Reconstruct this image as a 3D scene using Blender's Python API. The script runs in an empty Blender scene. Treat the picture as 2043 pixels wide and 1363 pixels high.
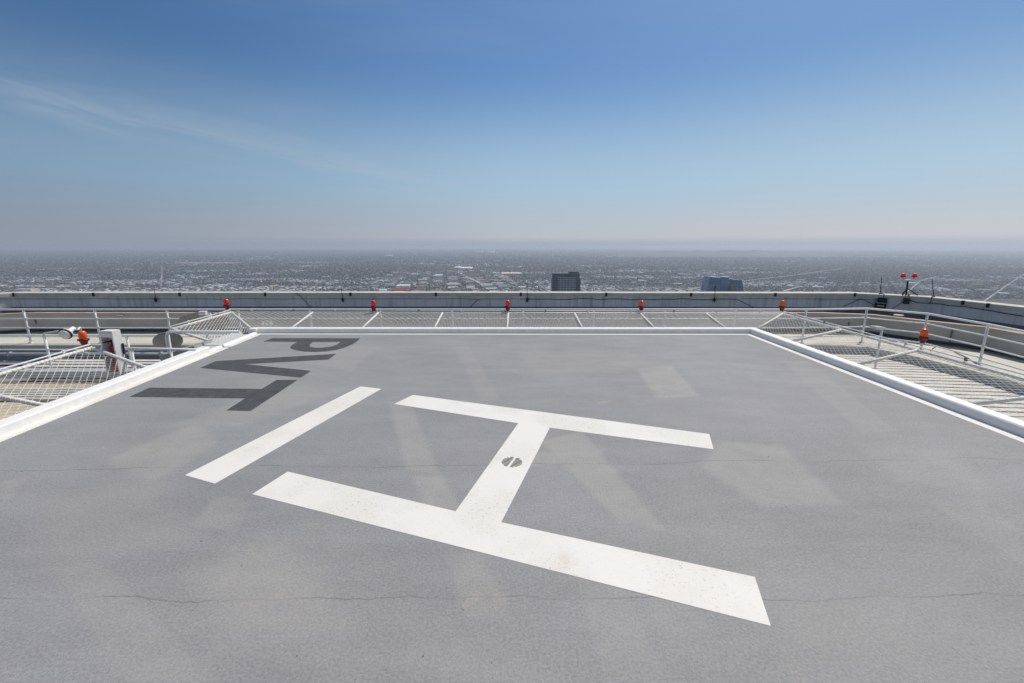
import bpy, math, random
import numpy as np
from mathutils import Vector, Matrix
random.seed(7); rng = np.random.default_rng(11)
R = math.radians; C = bpy.context.scene.collection; PI = math.pi
V = Vector
# ------------------------------------------------------------------ camera
W0, H0, F, Y0, HC = 2043.0, 1363.0, 880.0, 489.0, 1.6
A = math.atan((H0/2 - Y0)/F)
def ray(px, py):
    x = px - W0/2; y = py - H0/2
    return V((x, F*math.cos(A) - y*math.sin(A), -(y*math.cos(A) + F*math.sin(A))))
CAM = V((0, 0, HC))
def atZ(px, py, z): d = ray(px, py); return CAM + d*((z - HC)/d.z)
def atY(px, py, Y): d = ray(px, py); return CAM + d*(Y/d.y)
cam = bpy.data.cameras.new('camera'); cam.sensor_width = 36; cam.lens = F/W0*36
cam.clip_start = 0.05; cam.clip_end = 90000
co = bpy.data.objects.new('camera', cam); C.objects.link(co)
co.location = CAM; co.rotation_euler = (PI/2 - A, 0, 0); bpy.context.scene.camera = co
SC = bpy.context.scene
SC.view_settings.view_transform = 'Standard'; SC.view_settings.look = 'None'
SC.view_settings.exposure = 0.0; SC.view_settings.gamma = 1.0
SC.cycles.volume_bounces = 1
# ------------------------------------------------------------------ sky, sun
SEL, SAZ = R(57), R(44)
w = bpy.data.worlds.new('World'); SC.world = w; w.use_nodes = True
N = w.node_tree.nodes; L = w.node_tree.links
bg = N['Background']; bg.inputs[1].default_value = 0.1
sky = N.new('ShaderNodeTexSky'); sky.sky_type = 'NISHITA'; sky.sun_disc = False
sky.sun_elevation = SEL; sky.sun_rotation = SAZ
sky.altitude = 300; sky.air_density = 1.0; sky.dust_density = 2.2; sky.ozone_density = 3.0
class NB:
    """tiny node-graph writer"""
    def __init__(s, nt): s.nt = nt; s.n = nt.nodes; s.l = nt.links
    def put(s, sock, v):
        if hasattr(v, 'is_output') or isinstance(v, bpy.types.NodeSocket): s.l.new(v, sock)
        else: sock.default_value = v
    def math(s, op, a, b=0.0, c=None, clamp=False):
        m = s.n.new('ShaderNodeMath'); m.operation = op; m.use_clamp = clamp
        s.put(m.inputs[0], a); s.put(m.inputs[1], b)
        if c is not None: s.put(m.inputs[2], c)
        return m.outputs[0]
    def mix(s, f, a, b, mode='MIX'):
        m = s.n.new('ShaderNodeMix'); m.data_type = 'RGBA'; m.blend_type = mode; m.clamp_factor = True
        s.put(m.inputs[0], f)
        s.put(m.inputs[6], a if not isinstance(a, tuple) else (*a[:3], 1)); s.put(m.inputs[7], b if not isinstance(b, tuple) else (*b[:3], 1))
        return m.outputs[2]
    def ss(s, v, lo, hi, a=0.0, b=1.0):
        m = s.n.new('ShaderNodeMapRange'); m.interpolation_type = 'SMOOTHSTEP'
        s.put(m.inputs[0], v); s.put(m.inputs[1], lo); s.put(m.inputs[2], hi); s.put(m.inputs[3], a); s.put(m.inputs[4], b)
        return m.outputs[0]
    def noise(s, vec, scale, detail=3, rough=.55, dist=0.0):
        t = s.n.new('ShaderNodeTexNoise'); t.inputs['Scale'].default_value = scale
        t.inputs['Detail'].default_value = detail; t.inputs['Roughness'].default_value = rough; t.inputs['Distortion'].default_value = dist
        if vec is not None: s.l.new(vec, t.inputs['Vector'])
        return t.outputs[0]
    def mapping(s, vec, scale=(1, 1, 1), rot=(0, 0, 0), loc=(0, 0, 0)):
        m = s.n.new('ShaderNodeMapping'); s.l.new(vec, m.inputs[0])
        m.inputs['Scale'].default_value = scale; m.inputs['Rotation'].default_value = rot; m.inputs['Location'].default_value = loc
        return m.outputs[0]
    def sep(s, vec):
        m = s.n.new('ShaderNodeSeparateXYZ'); s.l.new(vec, m.inputs[0]); return m.outputs
    def comb(s, x, y, z):
        m = s.n.new('ShaderNodeCombineXYZ'); s.put(m.inputs[0], x); s.put(m.inputs[1], y); s.put(m.inputs[2], z); return m.outputs[0]
    def coord(s, k='Object'): return s.n.new('ShaderNodeTexCoord').outputs[k]
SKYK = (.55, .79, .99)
b = NB(w.node_tree)
g = b.coord('Generated'); sx, sy, sz = b.sep(g)
# blue high up ahead, paler and greyer through the smog towards the horizon, brighter to the right
front = b.math('MULTIPLY', b.ss(sy, -.15, .35), b.ss(sz, .55, .9, 1.0, 0.0))  # unseen sky behind and overhead kept brighter, as added fill for shaded faces
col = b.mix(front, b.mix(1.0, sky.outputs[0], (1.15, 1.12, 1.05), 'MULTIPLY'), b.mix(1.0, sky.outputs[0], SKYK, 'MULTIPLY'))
dk = b.math('MULTIPLY', b.ss(sx, -.5, 1.0, 1.0, .80), b.ss(sx, -.8, 0.0, .80, 1.0))
col = b.mix(1.0, col, b.comb(dk, dk, dk), 'MULTIPLY')
tl = b.math('DIVIDE', b.math('ADD', sx, .76), .76, clamp=True); tr_ = b.math('DIVIDE', sx, .76, clamp=True)
def lcr(l, c_, r): return b.mix(tr_, b.mix(tl, l, c_), r)
col = b.mix(b.ss(sz, .10, .34, .92, 0.0), col, lcr((2.25, 3.40, 4.70), (3.85, 5.45, 6.9), (4.6, 6.05, 7.35)))
col = b.mix(b.ss(sz, .015, .125, .95, 0.0), col, lcr((2.7, 3.1, 3.75), (4.85, 5.1, 5.6), (5.7, 5.85, 6.2)))
col = b.mix(b.ss(sz, .001, .020, 1.0, 0.0), col, lcr((2.7, 3.15, 3.95), (3.7, 4.2, 5.05), (4.5, 4.95, 5.8)))
# thin cirrus streaks sweeping down from the left
u = b.math('DIVIDE', sx, b.math('MAXIMUM', sy, 0.05)); v = b.math('DIVIDE', sz, b.math('MAXIMUM', sy, 0.05))
ax = b.math('ADD', u, 1.15)
cur = b.math('SUBTRACT', b.math('MULTIPLY_ADD', ax, -0.245, 0.335), b.math('MULTIPLY', b.math('MULTIPLY', ax, ax), -0.03))
wisp = b.noise(b.mapping(b.comb(u, b.math('SUBTRACT', v, cur), 0.0), scale=(1.6, 14, 1)), 1.6, 5, .62, 0.6)
core = b.ss(b.math('ABSOLUTE', b.math('SUBTRACT', v, cur)), 0.0, 0.075, 1.0, 0.0)
fade = b.math('MULTIPLY', b.ss(u, -1.5, -0.9), b.ss(u, 0.05, 0.7, 1.0, 0.0))
cm = b.math('MULTIPLY', b.math('MULTIPLY', core, fade), b.ss(wisp, 0.35, 0.72))
veil = b.ss(b.noise(b.mapping(g, scale=(1.2, 1.2, 6)), 1.3, 4, .5, .4), .45, .8, 0.0, .08)
col = b.mix(b.math('ADD', b.math('MULTIPLY', cm, 0.30), veil), col, (4.6, 5.1, 5.9))
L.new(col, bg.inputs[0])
sl = bpy.data.lights.new('sun', 'SUN'); sl.energy = 3.7; sl.angle = R(0.53); sl.color = (1, .94, .85)
so = bpy.data.objects.new('sun', sl); C.objects.link(so)
sd = V((math.sin(SAZ)*math.cos(SEL), math.cos(SAZ)*math.cos(SEL), math.sin(SEL)))
so.rotation_euler = sd.to_track_quat('Z', 'Y').to_euler(); so.location = sd*50
# ------------------------------------------------------------------ materials
MC = {}
def mat(name, col, rough=.6, metal=0.0, var=0.0, scale=6.0, spec=.4, bump=0.0, bscale=60.0, dirt=None, dirt_lo=.55, dirt_hi=.75, dscale=3.0, dstretch=(1, 1, 1), emit=0.0):
    if name in MC: return MC[name]
    m = bpy.data.materials.new(name); m.use_nodes = True
    q = NB(m.node_tree); p = m.node_tree.nodes['Principled BSDF']
    p.inputs['Roughness'].default_value = rough; p.inputs['Metallic'].default_value = metal
    p.inputs['Specular IOR Level'].default_value = spec
    vec = q.coord('Object'); c = (*col, 1)
    n = q.noise(vec, scale, 4)
    k = q.ss(n, .3, .7, 1-var, 1+var)
    c = q.mix(1.0, col, q.comb(k, k, k), 'MULTIPLY')
    if dirt:
        dn = q.noise(q.mapping(vec, scale=dstretch), dscale, 5, .65)
        c = q.mix(q.ss(dn, dirt_lo, dirt_hi), c, dirt)
    q.l.new(c, p.inputs['Base Color'])
    if bump:
        bn = q.n.new('ShaderNodeBump'); bn.inputs['Strength'].default_value = bump; bn.inputs['Distance'].default_value = .004
        q.l.new(q.noise(vec, bscale, 3, .6), bn.inputs['Height']); q.l.new(bn.outputs[0], p.inputs['Normal'])
    if emit:
        p.inputs['Emission Color'].default_value = (*col, 1); p.inputs['Emission Strength'].default_value = emit
    MC[name] = m; return m
M_white = mat('white_paint', (.74, .73, .70), .5, var=.05, scale=9, dirt=(.45, .42, .36), dirt_lo=.62, dirt_hi=.85, dscale=7)
M_railw = mat('rail_paint', (.72, .73, .74), .45, var=.06, scale=12, dirt=(.40, .30, .22), dirt_lo=.70, dirt_hi=.80, dscale=11)
M_wire = mat('galvanised_wire', (.76, .74, .70), .55, var=.12, scale=20)
M_lace = mat('lacing_wire', (.22, .21, .19), .6)
M_rust = mat('rusty_steel', (.25, .12, .06), .85, var=.3)
M_wall = mat('wall_concrete', (.62, .62, .62), .85, var=.08, scale=1.2, bump=.2, bscale=30, dirt=(.36, .36, .36), dirt_lo=.45, dirt_hi=.80, dscale=2.6, dstretch=(2.8, 2.8, .16))
M_dkblue = mat('dark_blue_grey', (.13, .15, .18), .8, var=.1)
M_cope = mat('coping', (.52, .495, .43), .75, var=.10, scale=2, dirt=(.30, .27, .21), dirt_lo=.55, dirt_hi=.8, dscale=5)
M_ring = mat('ring_paint', (.40, .39, .36), .75, var=.07, scale=1.6, dirt=(.30, .27, .22), dirt_lo=.62, dirt_hi=.85, dscale=3, dstretch=(1, 1, .4))
M_orng = mat('orange_trim', (.42, .28, .20), .7, var=.2, scale=4)
M_floor = mat('walkway_coating', (.52, .50, .43), .8, var=.09, scale=1.4, dirt=(.36, .31, .23), dirt_lo=.58, dirt_hi=.8, dscale=2.2, bump=.2)
M_step = mat('step_face', (.34, .35, .38), .8, var=.08)
M_low = mat('low_roof', (.20, .195, .19), .95, var=.25, scale=3, bump=.5)
M_gravel = mat('gravel_roof', (.42, .36, .27), .95, var=.45, scale=28, bump=1, bscale=60)
M_slat = mat('cream_slat', (.56, .54, .485), .7, var=.08, scale=3, dirt=(.42, .32, .22), dirt_lo=.6, dirt_hi=.8, dscale=5)
M_black = mat('black_plastic', (.015, .015, .017), .5)
M_cable = mat('cable', (.03, .03, .032), .6)
M_solar = mat('solar_glass', (.01, .015, .03), .15)
M_dish = mat('dish_grey', (.30, .30, .29), .6, var=.05)
M_grey = mat('grey_enamel', (.48, .49, .5), .5, var=.04)
M_ext = mat('red_cylinder', (.26, .012, .012), .35)
M_amber = mat('orange_glass', (.85, .11, .008), .18, spec=.6)
M_redgl = mat('red_glass', (.72, .025, .008), .18, spec=.6)
M_maroon = mat('maroon_base', (.16, .012, .022), .4, var=.25, scale=25)
M_lit = mat('lit_red_lamp', (.75, .02, .012), .2, emit=.30)
M_text = mat('letter_paint', (.055, .057, .06), .75, var=.18, scale=8, bump=.3, bscale=170, dirt=(.13, .13, .13), dirt_lo=.56, dirt_hi=.72, dscale=14)
# white marking paint with scuffs
def marking():
    m = bpy.data.materials.new('marking_paint'); m.use_nodes = True; q = NB(m.node_tree); p = m.node_tree.nodes['Principled BSDF']
    p.inputs['Roughness'].default_value = .6; p.inputs['Specular IOR Level'].default_value = .3
    vec = q.coord('Object')
    patch = q.ss(q.noise(vec, 1.5, 4), .44, .62)
    speck = q.ss(q.noise(vec, 60, 4, .75), .585, .66)
    c = q.mix(q.math('MULTIPLY', patch, .45), (.715, .70, .665), (.62, .595, .545))
    c = q.mix(q.math('MULTIPLY', speck, q.math('MULTIPLY_ADD', patch, .70, .22)), c, (.27, .265, .26))
    c = q.mix(q.math('MULTIPLY', q.ss(q.noise(vec, 13, 6, .8), .665, .70), .75), c, (.24, .235, .23))
    c = q.mix(q.math('MULTIPLY', q.ss(q.noise(q.mapping(vec, loc=(3, 1, 0)), 2.2, 3), .64, .74), .35), c, (.55, .46, .38))
    q.l.new(c, p.inputs['Base Color'])
    bn = q.n.new('ShaderNodeBump'); bn.inputs['Strength'].default_value = .35; bn.inputs['Distance'].default_value = .003
    q.l.new(q.noise(vec, 170, 3, .7), bn.inputs['Height']); q.l.new(bn.outputs[0], p.inputs['Normal'])
    return m
M_mark = marking()
# ------------------------------------------------------------------ mesh builder
class MB:
    def __init__(s): s.v = []; s.f = []; s.sm = []
    def add(s, vs, fs, smooth=False):
        o = len(s.v); s.v += [tuple(x) for x in vs]; s.f += [tuple(i+o for i in f) for f in fs]; s.sm += [smooth]*len(fs); return s
    def box(s, c, size, rot=0.0, rx=0.0, ry=0.0, taper=1.0):
        m = Matrix.Translation(V(c)) @ Matrix.Rotation(rot, 4, 'Z') @ Matrix.Rotation(ry, 4, 'Y') @ Matrix.Rotation(rx, 4, 'X')
        hx, hy, hz = [a/2 for a in size]; vs = []
        for z in (-hz, hz):
            t = 1 if z < 0 else taper
            for x, y in ((-hx, -hy), (hx, -hy), (hx, hy), (-hx, hy)): vs.append(m @ V((x*t, y*t, z)))
        return s.add(vs, [(3, 2, 1, 0), (4, 5, 6, 7), (0, 1, 5, 4), (1, 2, 6, 5), (2, 3, 7, 6), (3, 0, 4, 7)])
    def tube(s, path, r, n=10, caps=True):
        path = [V(p) for p in path]; k = len(path); vs = []; up = V((0, 0, 1))
        for i, p in enumerate(path):
            t = (path[min(i+1, k-1)] - path[max(i-1, 0)]).normalized()
            a = t.cross(up)
            if a.length < .05: a = t.cross(V((0, 1, 0)))
            a.normalize(); c = t.cross(a)
            rr = r[i] if isinstance(r, (list, tuple)) else r
            for j in range(n):
                w_ = 2*PI*j/n; vs.append(p + a*(rr*math.cos(w_)) + c*(rr*math.sin(w_)))
        fs = [(i*n+j, i*n+(j+1) % n, (i+1)*n+(j+1) % n, (i+1)*n+j) for i in range(k-1) for j in range(n)]
        s.add(vs, fs, True)
        if caps:
            o = len(s.v) - len(vs)
            s.f += [tuple(o+j for j in range(n))[::-1], tuple(o+(k-1)*n+j for j in range(n))]; s.sm += [False]*2
        return s
    def lathe(s, prof, c=(0, 0, 0), n=20, M=None):
        vs = []; c = V(c)
        for r, z in prof:
            for j in range(n):
                w_ = 2*PI*j/n; p = V((r*math.cos(w_), r*math.sin(w_), z))
                vs.append(c + (M @ p if M else p))
        k = len(prof)
        fs = [(i*n+j, i*n+(j+1) % n, (i+1)*n+(j+1) % n, (i+1)*n+j) for i in range(k-1) for j in range(n)]
        s.add(vs, fs, True); o = len(s.v) - len(vs)
        s.f += [tuple(o+j for j in range(n))[::-1], tuple(o+(k-1)*n+j for j in range(n))]; s.sm += [False]*2
        return s
    def prism(s, poly, z0, z1):
        n = len(poly)
        a = sum(poly[i][0]*poly[(i+1) % n][1] - poly[(i+1) % n][0]*poly[i][1] for i in range(n))
        if a < 0: poly = poly[::-1]
        vs = [(p[0], p[1], z0) for p in poly] + [(p[0], p[1], z1) for p in poly]
        return s.add(vs, [tuple(range(n))[::-1], tuple(range(n, 2*n))] + [(i, (i+1) % n, (i+1) % n+n, i+n) for i in range(n)])
    def sweep(s, path, prof, closed=False):
        """prof: (outward offset, z) points; offset to the LEFT of the path direction"""
        path = [V((p[0], p[1])) for p in path]; k = len(path); m = len(prof); vs = []
        for i in range(k):
            if closed: p0, p1 = path[i-1], path[(i+1) % k]
            else: p0, p1 = path[max(i-1, 0)], path[min(i+1, k-1)]
            d0 = (path[i]-p0); d1 = (p1-path[i])
            d0 = d0.normalized() if d0.length > 1e-6 else d1.normalized(); d1 = d1.normalized() if d1.length > 1e-6 else d0
            n0 = V((-d0.y, d0.x)); n1 = V((-d1.y, d1.x)); nn = (n0+n1).normalized(); nn = nn/max(.3, nn.dot(n0))
            for o, z in prof: q = path[i]+nn*o; vs.append((q.x, q.y, z))
        fs = []
        for i in range(k if closed else k-1):
            for j in range(m): a_, b_ = i*m, ((i+1) % k)*m; fs.append((a_+j, a_+(j+1) % m, b_+(j+1) % m, b_+j))
        if not closed: fs += [tuple(range(m))[::-1], tuple((k-1)*m+j for j in range(m))]
        return s.add(vs, fs)
    def build(s, name, m, parent=None):
        me = bpy.data.meshes.new(name)
        me.from_pydata(s.v, [], s.f); me.polygons.foreach_set('use_smooth', s.sm); me.materials.append(m)
        import bmesh
        bm = bmesh.new(); bm.from_mesh(me); bmesh.ops.recalc_face_normals(bm, faces=bm.faces); bm.to_mesh(me); bm.free(); me.update()
        o = bpy.data.objects.new(name, me); C.objects.link(o)
        if parent:
            o.parent = parent; o.matrix_parent_inverse = parent.matrix_basis.inverted()
        return o
def tag(o, label=None, cat=None, group=None, kind=None):
    if label: o['label'] = label
    if cat: o['category'] = cat
    if group: o['group'] = group
    if kind: o['kind'] = kind
    return o
def empty(name, loc, label, cat, group=None):
    o = bpy.data.objects.new(name, None); C.objects.link(o); o.location = loc; o.empty_display_size = .2
    return tag(o, label, cat, group)
def copy_tree(o, parent=None):
    c = o.copy(); C.objects.link(c)
    if parent: c.parent = parent; c.matrix_parent_inverse = o.matrix_parent_inverse.copy()
    for ch in list(o.children): copy_tree(ch, c)
    return c
def struct(name, mb, m): return tag(mb.build(name, m), kind='structure')
# ------------------------------------------------------------------ helipad
PFL, PFR = atZ(521, 667.5, 0), atZ(1490, 668, 0)           # inner corners of the white edge line
PL0, PR0 = atZ(0, 883, 0), atZ(2043, 884, 0)
def ext(a, c, y): t = (y - a.y)/(c.y - a.y); return a + (c - a)*t
YB = -2.6
BL, BR = ext(PFL, PL0, YB), ext(PFR, PR0, YB)
IN = [BL, PFL, PFR, BR]                                     # clockwise seen from above: outward is to the left
def offs(path, d):
    path = [V((p[0], p[1])) for p in path]; out = []
    k = len(path)
    for i in range(k):
        d0 = (path[i]-path[i-1]).normalized(); d1 = (path[(i+1) % k]-path[i]).normalized()
        n0 = V((-d0.y, d0.x)); n1 = V((-d1.y, d1.x)); nn = (n0+n1).normalized(); nn = nn/max(.3, nn.dot(n0)); out.append(path[i]+nn*d)
    return out
LW, CW, CH = .115, .155, .088                                # edge line width, curb width, curb height
Q1, Q2 = offs(IN, LW), offs(IN, LW+CW)
pad = empty('helipad', (0, 3, 0), 'grey painted rooftop helipad with white H, dark PVT letters and white curb', 'helipad')
def deck_material():
    m = bpy.data.materials.new('deck_coating'); m.use_nodes = True; q = NB(m.node_tree); p = m.node_tree.nodes['Principled BSDF']
    p.inputs['Roughness'].default_value = .72; p.inputs['Specular IOR Level'].default_value = .35
    vec = q.coord('Object'); x, y, z = q.sep(vec)
    at = q.n.new('ShaderNodeAttribute'); at.attribute_name = 'patch'; pa = q.sep(at.outputs['Vector'])
    n1 = q.noise(vec, .55, 4, .55); n2 = q.noise(q.mapping(vec, scale=(.6, 1.8, 1), rot=(0, 0, R(10))), 2.3, 5, .6); n3 = q.noise(vec, 75, 4, .8)
    n4 = q.noise(vec, 12, 4, .6)
    k = q.math('ADD', q.ss(n1, .3, .7, .93, 1.06), q.math('ADD', q.ss(n2, .3, .72, -.055, .055), q.math('ADD', q.ss(n3, .25, .75, -.24, .24), q.ss(n4, .3, .7, -.025, .025))))
    c = q.mix(1.0, (.250, .251, .254), q.comb(k, k, k), 'MULTIPLY')
    c = q.mix(q.math('MULTIPLY', pa[0], q.ss(q.noise(vec, 3.5, 5, .7), .30, .62, .38, .74)), c, (.385, .368, .342))                   # pale worn bands
    c = q.mix(q.math('MULTIPLY', pa[1], q.ss(q.noise(vec, 9, 6, .8), .40, .72)), c, (.40, .345, .27))   # tan stains
    c = q.mix(q.math('MULTIPLY', q.ss(q.noise(q.mapping(vec, loc=(5, 2, 0)), 3.1, 6, .8), .70, .73), .6), c, (.10, .10, .10))
    c = q.mix(q.math('MULTIPLY', q.ss(q.noise(q.mapping(vec, loc=(9, 4, 0)), 30, 2, .5), .74, .77), .8), c, (.09, .09, .09))
    wob = q.math('MULTIPLY_ADD', q.noise(q.comb(x, 0.0, 0.0), 1.6, 6, .68), .34, -.17)
    crk = None
    for (pa_, pb_, wd, st, sh) in CRACKS:
        a0, b0 = atZ(*pa_, 0), atZ(*pb_, 0); sl_ = (b0.y-a0.y)/(b0.x-a0.x)
        wv = q.math('MULTIPLY_ADD', q.noise(q.comb(x, sh, 0.0), 1.2, 8, .66), .19, -.095)
        d = q.math('ABSOLUTE', q.math('SUBTRACT', q.math('SUBTRACT', y, a0.y - sl_*a0.x), q.math('ADD', q.math('MULTIPLY', x, sl_), wv)))
        wn = q.ss(q.noise(q.comb(x, sh+7, 0.0), 3.0, 3), .36, .62, .25, 1.0)
        e = q.math('MULTIPLY', q.math('MULTIPLY', q.ss(d, wd*.1, wd, 1.0, 0.0), wn), st)
        crk = e if crk is None else q.math('MAXIMUM', crk, e)
    c = q.mix(crk, c, (.07, .07, .07))
    q.l.new(c, p.inputs['Base Color'])
    bn = q.n.new('ShaderNodeBump'); bn.inputs['Strength'].default_value = .6; bn.inputs['Distance'].default_value = .004
    q.l.new(n3, bn.inputs['Height']); q.l.new(bn.outputs[0], p.inputs['Normal'])
    return m
CRACKS = [((0, 938), (2043, 915), .009, .44, 1.3), ((0, 1197), (2043, 1190), .006, .46, 5.1), ((0, 792), (2043, 770), .010, .15, 9.7)]
M_deck = deck_material()
# deck top: a fine grid carrying the worn and stained patches of the coating
def pol_mask(P, poly, soft):
    pts = [np.array(atZ(a, c_, 0))[:2] for a, c_ in poly]; n = len(pts); ins = np.zeros(len(P), bool); dist = np.full(len(P), 1e9)
    for i in range(n):
        a, c_ = pts[i], pts[(i+1) % n]
        cond = (a[1] > P[:, 1]) != (c_[1] > P[:, 1])
        with np.errstate(divide='ignore', invalid='ignore'): xi = (c_[0]-a[0])*(P[:, 1]-a[1])/(c_[1]-a[1]) + a[0]
        ins ^= cond & (P[:, 0] < xi)
        e = c_-a; t = np.clip(((P-a) @ e)/(e @ e), 0, 1); dist = np.minimum(dist, np.linalg.norm(P-a-t[:, None]*e, axis=1))
    sd_ = np.where(ins, dist, -dist); return np.clip(sd_/soft*.5+.5, 0, 1)
NX, NY = 400, 500
us = np.linspace(0, 1, NX+1); vs_ = np.linspace(0, 1, NY+1)
a_bl, a_br, a_fr, a_fl = [np.array((p.x, p.y)) for p in (Q1[0], Q1[3], Q1[2], Q1[1])]
U, VV = np.meshgrid(us, vs_); U = U.ravel()[:, None]; VV = VV.ravel()[:, None]
P = (a_bl*(1-U)+a_br*U)*(1-VV) + (a_fl*(1-U)+a_fr*U)*VV
m1 = np.zeros(len(P)); m2 = np.zeros(len(P))
for poly, s_, soft in [
    ([(340, 850), (560, 770), (700, 775), (480, 850)], .35, .12), ([(215, 915), (390, 845), (440, 880), (300, 965)], .45, .10),
    ([(775, 800), (820, 806), (880, 950), (810, 935)], .45, .03), ([(820, 950), (880, 950), (925, 1020), (850, 1010)], .55, .02),
    ([(1080, 880), (1160, 860), (1330, 1060), (1235, 1040)], .55, .05), ([(1430, 880), (1560, 890), (1690, 1010), (1520, 1010), (1400, 930)], .5, .08),
    ([(1270, 735), (1340, 730), (1395, 790), (1310, 795)], .6, .03), ([(890, 1100), (960, 1105), (1030, 1250), (930, 1230)], .35, .03),
    ([(1040, 905), (1210, 895), (1190, 915), (1030, 935)], .5, .05), ([(390, 1130), (560, 1080), (700, 1260), (470, 1280)], .38, .15),
    ([(1030, 700), (1250, 700), (1330, 740), (1060, 745)], .22, .2), ([(590, 1290), (900, 1250), (1100, 1363), (700, 1363)], .25, .2),
    ([(1500, 1180), (1900, 1150), (2000, 1300), (1600, 1320)], .25, .3), ([(1700, 880), (1900, 900), (1990, 990), (1790, 960)], .25, .12),
    ([(905, 690), (935, 690), (1000, 800), (960, 800)], .25, .02), ([(1130, 1080), (1210, 1090), (1330, 1363), (1210, 1363)], .3, .02), ([(100, 1130), (200, 1120), (420, 1363), (250, 1363)], .28, .02),
    ([(1560, 720), (1610, 720), (1790, 860), (1720, 865)], .25, .02), ([(1850, 1000), (1960, 1000), (2043, 1060), (2043, 1130)], .25, .03), ([(430, 990), (500, 1000), (470, 1060), (380, 1050)], .3, .03),
    ([(1230, 1130), (1300, 1140), (1420, 1260), (1330, 1270)], .22, .02), ([(0, 960), (60, 950), (0, 1010)], .3, .05),
    ([(600, 690), (760, 690), (700, 740), (620, 725)], .3, .1), ([(60, 990), (330, 960), (380, 1080), (90, 1130)], .2, .2)]:
    m1 = np.maximum(m1, s_*pol_mask(P, poly, max(.02, soft*.45)))
for poly, s_, soft in [([(470, 1092), (500, 1090), (503, 1102), (475, 1104)], 1.0, .03), ([(440, 1160), (600, 1120), (640, 1220), (470, 1240)], .38, .22),
                       ([(940, 1185), (985, 1180), (990, 1200), (945, 1202)], .7, .04), ([(1180, 800), (1225, 800), (1225, 806), (1180, 806)], .8, .03),
                       ([(210, 880), (330, 860), (360, 930), (240, 950)], .25, .15), ([(1040, 870), (1110, 860), (1120, 905), (1050, 915)], .35, .08), ([(1500, 1280), (1850, 1260), (1850, 1363), (1520, 1363)], .22, .3)]:
    m2 = np.maximum(m2, s_*pol_mask(P, poly, soft*2))
me = bpy.data.meshes.new('deck_surface')
idx = np.arange((NX+1)*(NY+1)).reshape(NY+1, NX+1)
quads = np.stack([idx[:-1, :-1], idx[:-1, 1:], idx[1:, 1:], idx[1:, :-1]], -1).reshape(-1, 4)
me.from_pydata(np.c_[P, np.zeros(len(P))].tolist(), [], quads.tolist()); me.materials.append(M_deck)
at = me.attributes.new('patch', 'FLOAT_VECTOR', 'POINT'); at.data.foreach_set('vector', np.c_[m1, m2, np.zeros(len(P))].ravel())
deck = bpy.data.objects.new('deck_surface', me); C.objects.link(deck); deck.parent = pad; deck.matrix_parent_inverse = pad.matrix_basis.inverted()
MB().prism([tuple(p) for p in offs(IN, LW+.03)], -.30, -.004).build('deck_slab', M_white, pad)
MB().prism([tuple(p) for p in offs(IN, -.9)], -1.80, -.31).build('pedestal', M_step, pad)
# white edge line just inside the curb
for i, nm in enumerate(range(4)):
    j = (i+1) % 4
    MB().add([(IN[i][0], IN[i][1], .0011), (IN[j][0], IN[j][1], .0011), (Q1[j][0], Q1[j][1], .0011), (Q1[i][0], Q1[i][1], .0011)], [(0, 1, 2, 3)]).build('edge_line', M_mark, pad)
M_curb = mat('curb_paint', (.79, .78, .76), .55, var=.04, scale=14, bump=.5, bscale=45, dirt=(.50, .48, .42), dirt_lo=.62, dirt_hi=.85, dscale=6)
M_curb2 = mat('sill_paint', (.50, .50, .48), .7, var=.12, scale=30, bump=.5, bscale=60)
def prof(h, wd, zb=-.32, o=0): return [(o, 0.0005), (o+.004, h-.012), (o+.016, h), (o+wd-.014, h), (o+wd, h-.014), (o+wd, zb), (o, zb)]
def lerp(a, c, t): return V((a[0]+(c[0]-a[0])*t, a[1]+(c[1]-a[1])*t))
gp = atZ(436, 703, 0); tg = (gp.y - Q1[0].y)/(Q1[1].y - Q1[0].y); tc = 1-.004
G0 = lerp(Q1[0], Q1[1], tg)
# left curb: full height up to the gap at the access slab, then a low sill to the corner
def seg(a, c, pr, name, m):
    return MB().sweep([a, c], pr).build(name, m, pad)
dl = (V(Q1[1])-V(Q1[0])).normalized(); nl = V((-dl.y, dl.x))
tag(seg(Q1[0], G0, prof(CH, CW), 'curb', M_curb), 'brightly lit white left curb ending at the access slab')
tag(seg(G0+dl*.001, Q1[1]-dl*.03, prof(.030, CW*.45), 'low_sill', M_curb), 'low white sill beside the access slab')
MB().sweep([Q1[1]-dl*.03, Q1[1], Q1[2], Q1[3], Q1[0]], prof(CH, CW)).build('curb', M_curb, pad)
# access slab outboard of the sill
s0, s1 = atZ(389, 690, .02), atZ(478, 659.5, .02)
sw = [lerp(G0, G0, 0)+nl*(CW*.46)+dl*.14, V((s0.x, s0.y)), V((s1.x, s1.y)), Q1[1]+nl*(CW*.46)-dl*.34]
MB().prism([tuple(p) for p in sw], -.12, .022).build('access_slab', M_curb2, pad)
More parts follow.
